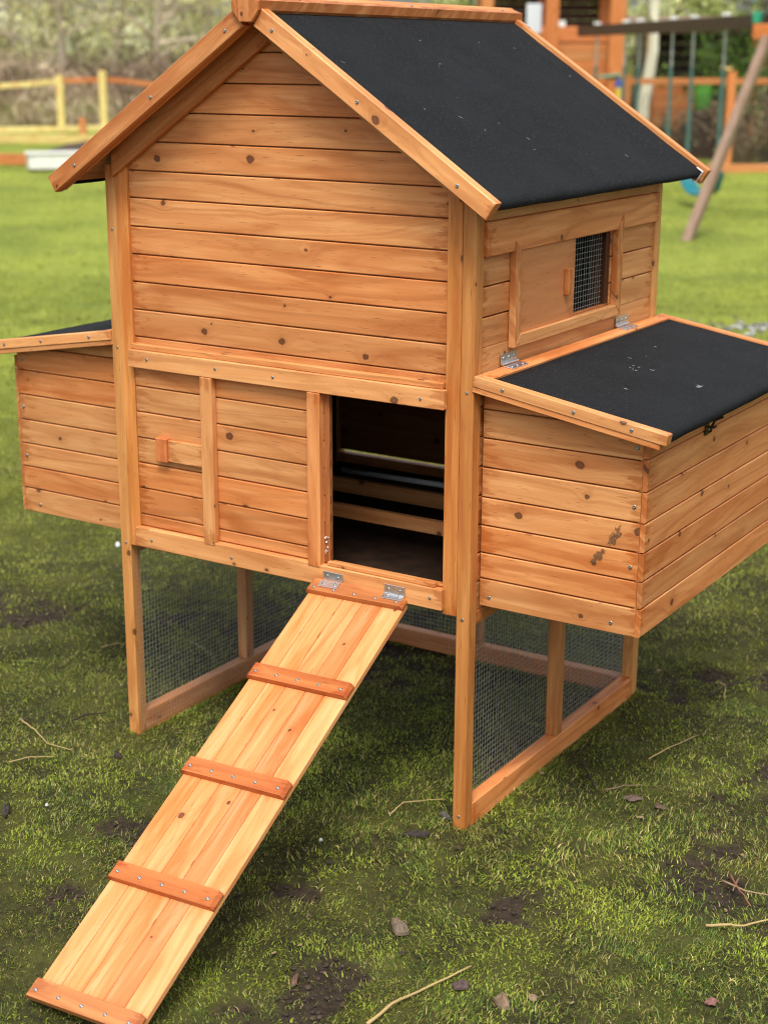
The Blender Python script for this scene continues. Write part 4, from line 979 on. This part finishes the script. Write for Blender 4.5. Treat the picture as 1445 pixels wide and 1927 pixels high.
lab = ['mossy bare tree at the far left edge behind the fence', 'mossy tree behind the yellow left fence rail', 'mossy tree above the first yellow fence post', 'mossy tree above the taller second yellow fence post', 'mossy tree directly behind the left barge board of the coop', 'drooping mossy tree just left of the coop ridge', 'mossy tree hidden mostly by the coop roof', 'mossy tree furthest back at the upper left']
for i, (u, s, h, r_) in enumerate(((-60, 46, 7.5, 2.8), (35, 50, 8.5, 3.0), (120, 45, 7.2, 2.6), (205, 51, 9, 3.2), (285, 46, 7.5, 2.8), (385, 49, 8.5, 3.0), (560, 52, 8, 3.0), (90, 57, 10, 3.6))):
    tree('mossy_tree', gp(u, 200, s), h, r_, lab[i], 'tree', gt, ntw=24, leafc=moss, bark=(.50, .42, .31), nl=2600, ls=.10, droop=.55, seed=20+i, tr=.17)
grn = ((.10, .14, .035), (.22, .30, .07), (.38, .44, .14))
lab = ['light green tree behind the play tower', 'pale leafy tree above the dark swing beam', 'green tree above the right end of the swing beam', 'light green tree behind the coop ridge']
for i, (u, s, h, r_) in enumerate(((1010, 43, 8, 2.8), (1235, 40, 7.5, 2.6), (1400, 42, 8, 2.8), (850, 46, 8, 2.8))):
    tree('leafy_tree', gp(u, 200, s), h, r_, lab[i], 'tree', 'leafy trees beyond the playground', ntw=15, leafc=((.28, .33, .09), (.50, .56, .20), (.72, .74, .36)), nl=4200, ls=.12, droop=.2, seed=50+i)
tree('birch_tree', gp(1201, 270, 31.5), 6.5, 1.6, 'slender white birch trunk between the play tower and the shed', 'tree', None, ntw=6, leafc=((.4, .4, .16), (.5, .48, .2), (.35, .33, .14)), bark=(.80, .76, .60), nl=500, ls=.08, low=3.2, tr=.15, seed=70)
def shrub(name, u, s, h, r_, label, group, leafc, nl=2600, ls=.05, low=.02, seed=1, bark=(.12, .08, .05), stems=14, droop=0):
    rnd = random.Random(seed); rg = np.random.default_rng(seed); P = gp(u, 250, s); root = tag(empty(name, P), label, 'shrub', group); m = MB(); seg = []
    for i in range(stems):
        a = rnd.uniform(0, 6.28); Q = [P+Vector((math.cos(a), math.sin(a), 0))*r_*.15]; d = Vector((math.cos(a)*.5, math.sin(a)*.5, 1))
        for j in range(4):
            d = (d+Vector((rnd.uniform(-.35, .35), rnd.uniform(-.35, .35), -.05-droop*.2))).normalized(); Q.append(Q[-1]+d*h*.3*rnd.uniform(.7, 1.1)); seg.append((Q[-2], Q[-1]))
        m.tube(Q, [.018, .015, .012, .008, .004], 5)
    m.c = [(*bark, 1)]*len(m.c); m.build('stems', M_DRY, root)
    A = np.array([tuple(x[0]) for x in seg]); B = np.array([tuple(x[1]) for x in seg]); ii = rg.integers(0, len(A), nl); t = rg.random((nl, 1)); C = A[ii]*(1-t)+B[ii]*t+rg.normal(0, 1, (nl, 3))*r_*.17; C = C[C[:, 2] > P.z+low]; n = len(C)
    u_ = rg.normal(0, 1, (n, 3)); u_ /= np.linalg.norm(u_, axis=1)[:, None]; w_ = np.cross(u_, rg.normal(0, 1, (n, 3))); w_ /= np.linalg.norm(w_, axis=1)[:, None]; s_ = ls*rg.uniform(.5, 1.5, (n, 1))
    vv = np.stack([C+u_*s_, C+w_*s_*.4, C-u_*s_*.7, C-w_*s_*.4], 1).reshape(-1, 3); pal = np.array(leafc); cc = pal[rg.integers(0, len(pal), n)]*rg.uniform(.6, 1.3, (n, 1))
    np_mesh('foliage', vv, [np.arange(n*4).reshape(-1, 4)], np.repeat(np.concatenate([cc, np.ones((n, 1))], 1), 4, 0), M_LEAF, parent=root, org=tuple(P))
G2 = ((.05, .10, .02), (.10, .20, .03), (.20, .32, .05), (.03, .05, .015))
shrub('evergreen_shrub', 1432, 31.5, 2.5, .75, 'dark green leafy shrub right of the shed behind the fence', 'green shrubs beside the shed', G2, 3400, .07, .9, 81)
shrub('evergreen_shrub', 1500, 32.5, 2.8, 1.1, 'dark green leafy shrub at the right edge of the photo', 'green shrubs beside the shed', G2, 3400, .07, .7, 82)
Bn = ((.22, .15, .08), (.30, .22, .12), (.16, .10, .055), (.36, .28, .17))
shrub('dry_bush', 1402, 30.3, 1.3, .6, 'dry tan bush behind the wire fence right of the orange post', 'dry bushes behind the wire fence', Bn, 1400, .05, .02, 83, (.34, .25, .15), 22)
shrub('dry_bush', 1445, 30.6, 1.4, .6, 'dry tan bush behind the wire fence at the right edge', 'dry bushes behind the wire fence', Bn, 1400, .05, .02, 84, (.34, .25, .15), 22)
shrub('dry_bush', 1270, 30.8, .8, .5, 'low dark bush behind the wire fence under the shed front', 'dry bushes behind the wire fence', ((.06, .05, .035), (.10, .08, .05), (.16, .14, .08)), 1400, .05, .02, 85)
# thicket and far wood
def mass(name, label, cat, n, gen, pal, size, mat=M_LEAF, stretch=1.0):
    C = gen(n); n = len(C); u_ = RNG.normal(0, 1, (n, 3)); u_[:, 2] *= stretch; u_ /= np.linalg.norm(u_, axis=1)[:, None]; w_ = np.cross(u_, RNG.normal(0, 1, (n, 3))); w_ /= np.linalg.norm(w_, axis=1)[:, None]
    s_ = size*RNG.uniform(.5, 1.6, (n, 1)); asp = .4/stretch; vv = np.stack([C+u_*s_, C+w_*s_*asp, C-u_*s_, C-w_*s_*asp], 1).reshape(-1, 3)
    P_ = np.array(pal); cl = fbm(C[:, 0]+C[:, 1]*.3, C[:, 2]*1.3, .9, 5, 4); ci = np.clip((cl-.3)/.4*len(P_)+RNG.normal(0, .5, n), 0, len(P_)-1).astype(int); cc = P_[ci]*RNG.uniform(.7, 1.3, (n, 1))
    o = np_mesh(name, vv, [np.arange(n*4).reshape(-1, 4)], np.repeat(np.concatenate([cc, np.ones((n, 1))], 1), 4, 0), mat); tag(o, label, cat, kind='stuff')
def gen_th(s0, s1, ext, hmax, pw=1.0):
    def g(n):
        s = RNG.uniform(s0, s1, n); t = RNG.uniform(-ext, ext, n)*s; x = CAM.x+FH.x*s+RH.x*t; y = CAM.y+FH.y*s+RH.y*t
        hm = hmax*(.55+.9*fbm(x, y, .35, 66, 3)); z = height(x, y)+RNG.random(n)**pw*hm; return np.stack([x, y, z], -1)
    return g
mass('undergrowth', 'tangled brown brambles and dry stems beyond the fences', 'undergrowth', 52000, gen_th(43, 48, .40, 1.9), ((.24, .17, .12), (.42, .31, .22), (.56, .43, .32), (.66, .54, .38), (.48, .45, .26)), .13, stretch=2.2)
mass('far_woodland', 'distant woodland with haze put into its pale colours behind all the trees', 'woodland', 30000, gen_th(62, 76, .42, 3.0, .8), ((.26, .23, .16), (.45, .42, .27), (.60, .58, .36), (.70, .70, .50)), .42, stretch=1.6)  # no haze volume, pale leaf colours imitate it
# gravel patch at the right edge beyond the nest box
m = MB(); Pg = G(1440, 622)
for i in range(380):
    x = Pg.x+random.gauss(.25, .38)*RH.x+random.gauss(0, .22)*FH.x; y = Pg.y+random.gauss(.25, .38)*RH.y+random.gauss(0, .22)*FH.y; r_ = random.uniform(.008, .028); z = float(height(x, y))
    a = random.uniform(0, 6.28); n0 = len(m.c); m.box((x, y, z-.004), (math.cos(a), math.sin(a), .1), (-math.sin(a), math.cos(a), 0), (0, 0, 1), r_*1.3, r_, r_*.7, r_*.25); c = random.choice(((.30, .30, .33), (.12, .12, .14), (.06, .06, .07), (.45, .45, .48), (.2, .17, .14))); m.c[n0:] = [(*c, 1)]*(len(m.c)-n0)
tag(m.build('gravel', M_DRY), 'patch of grey gravel on the lawn at the right edge', 'gravel', kind='stuff')
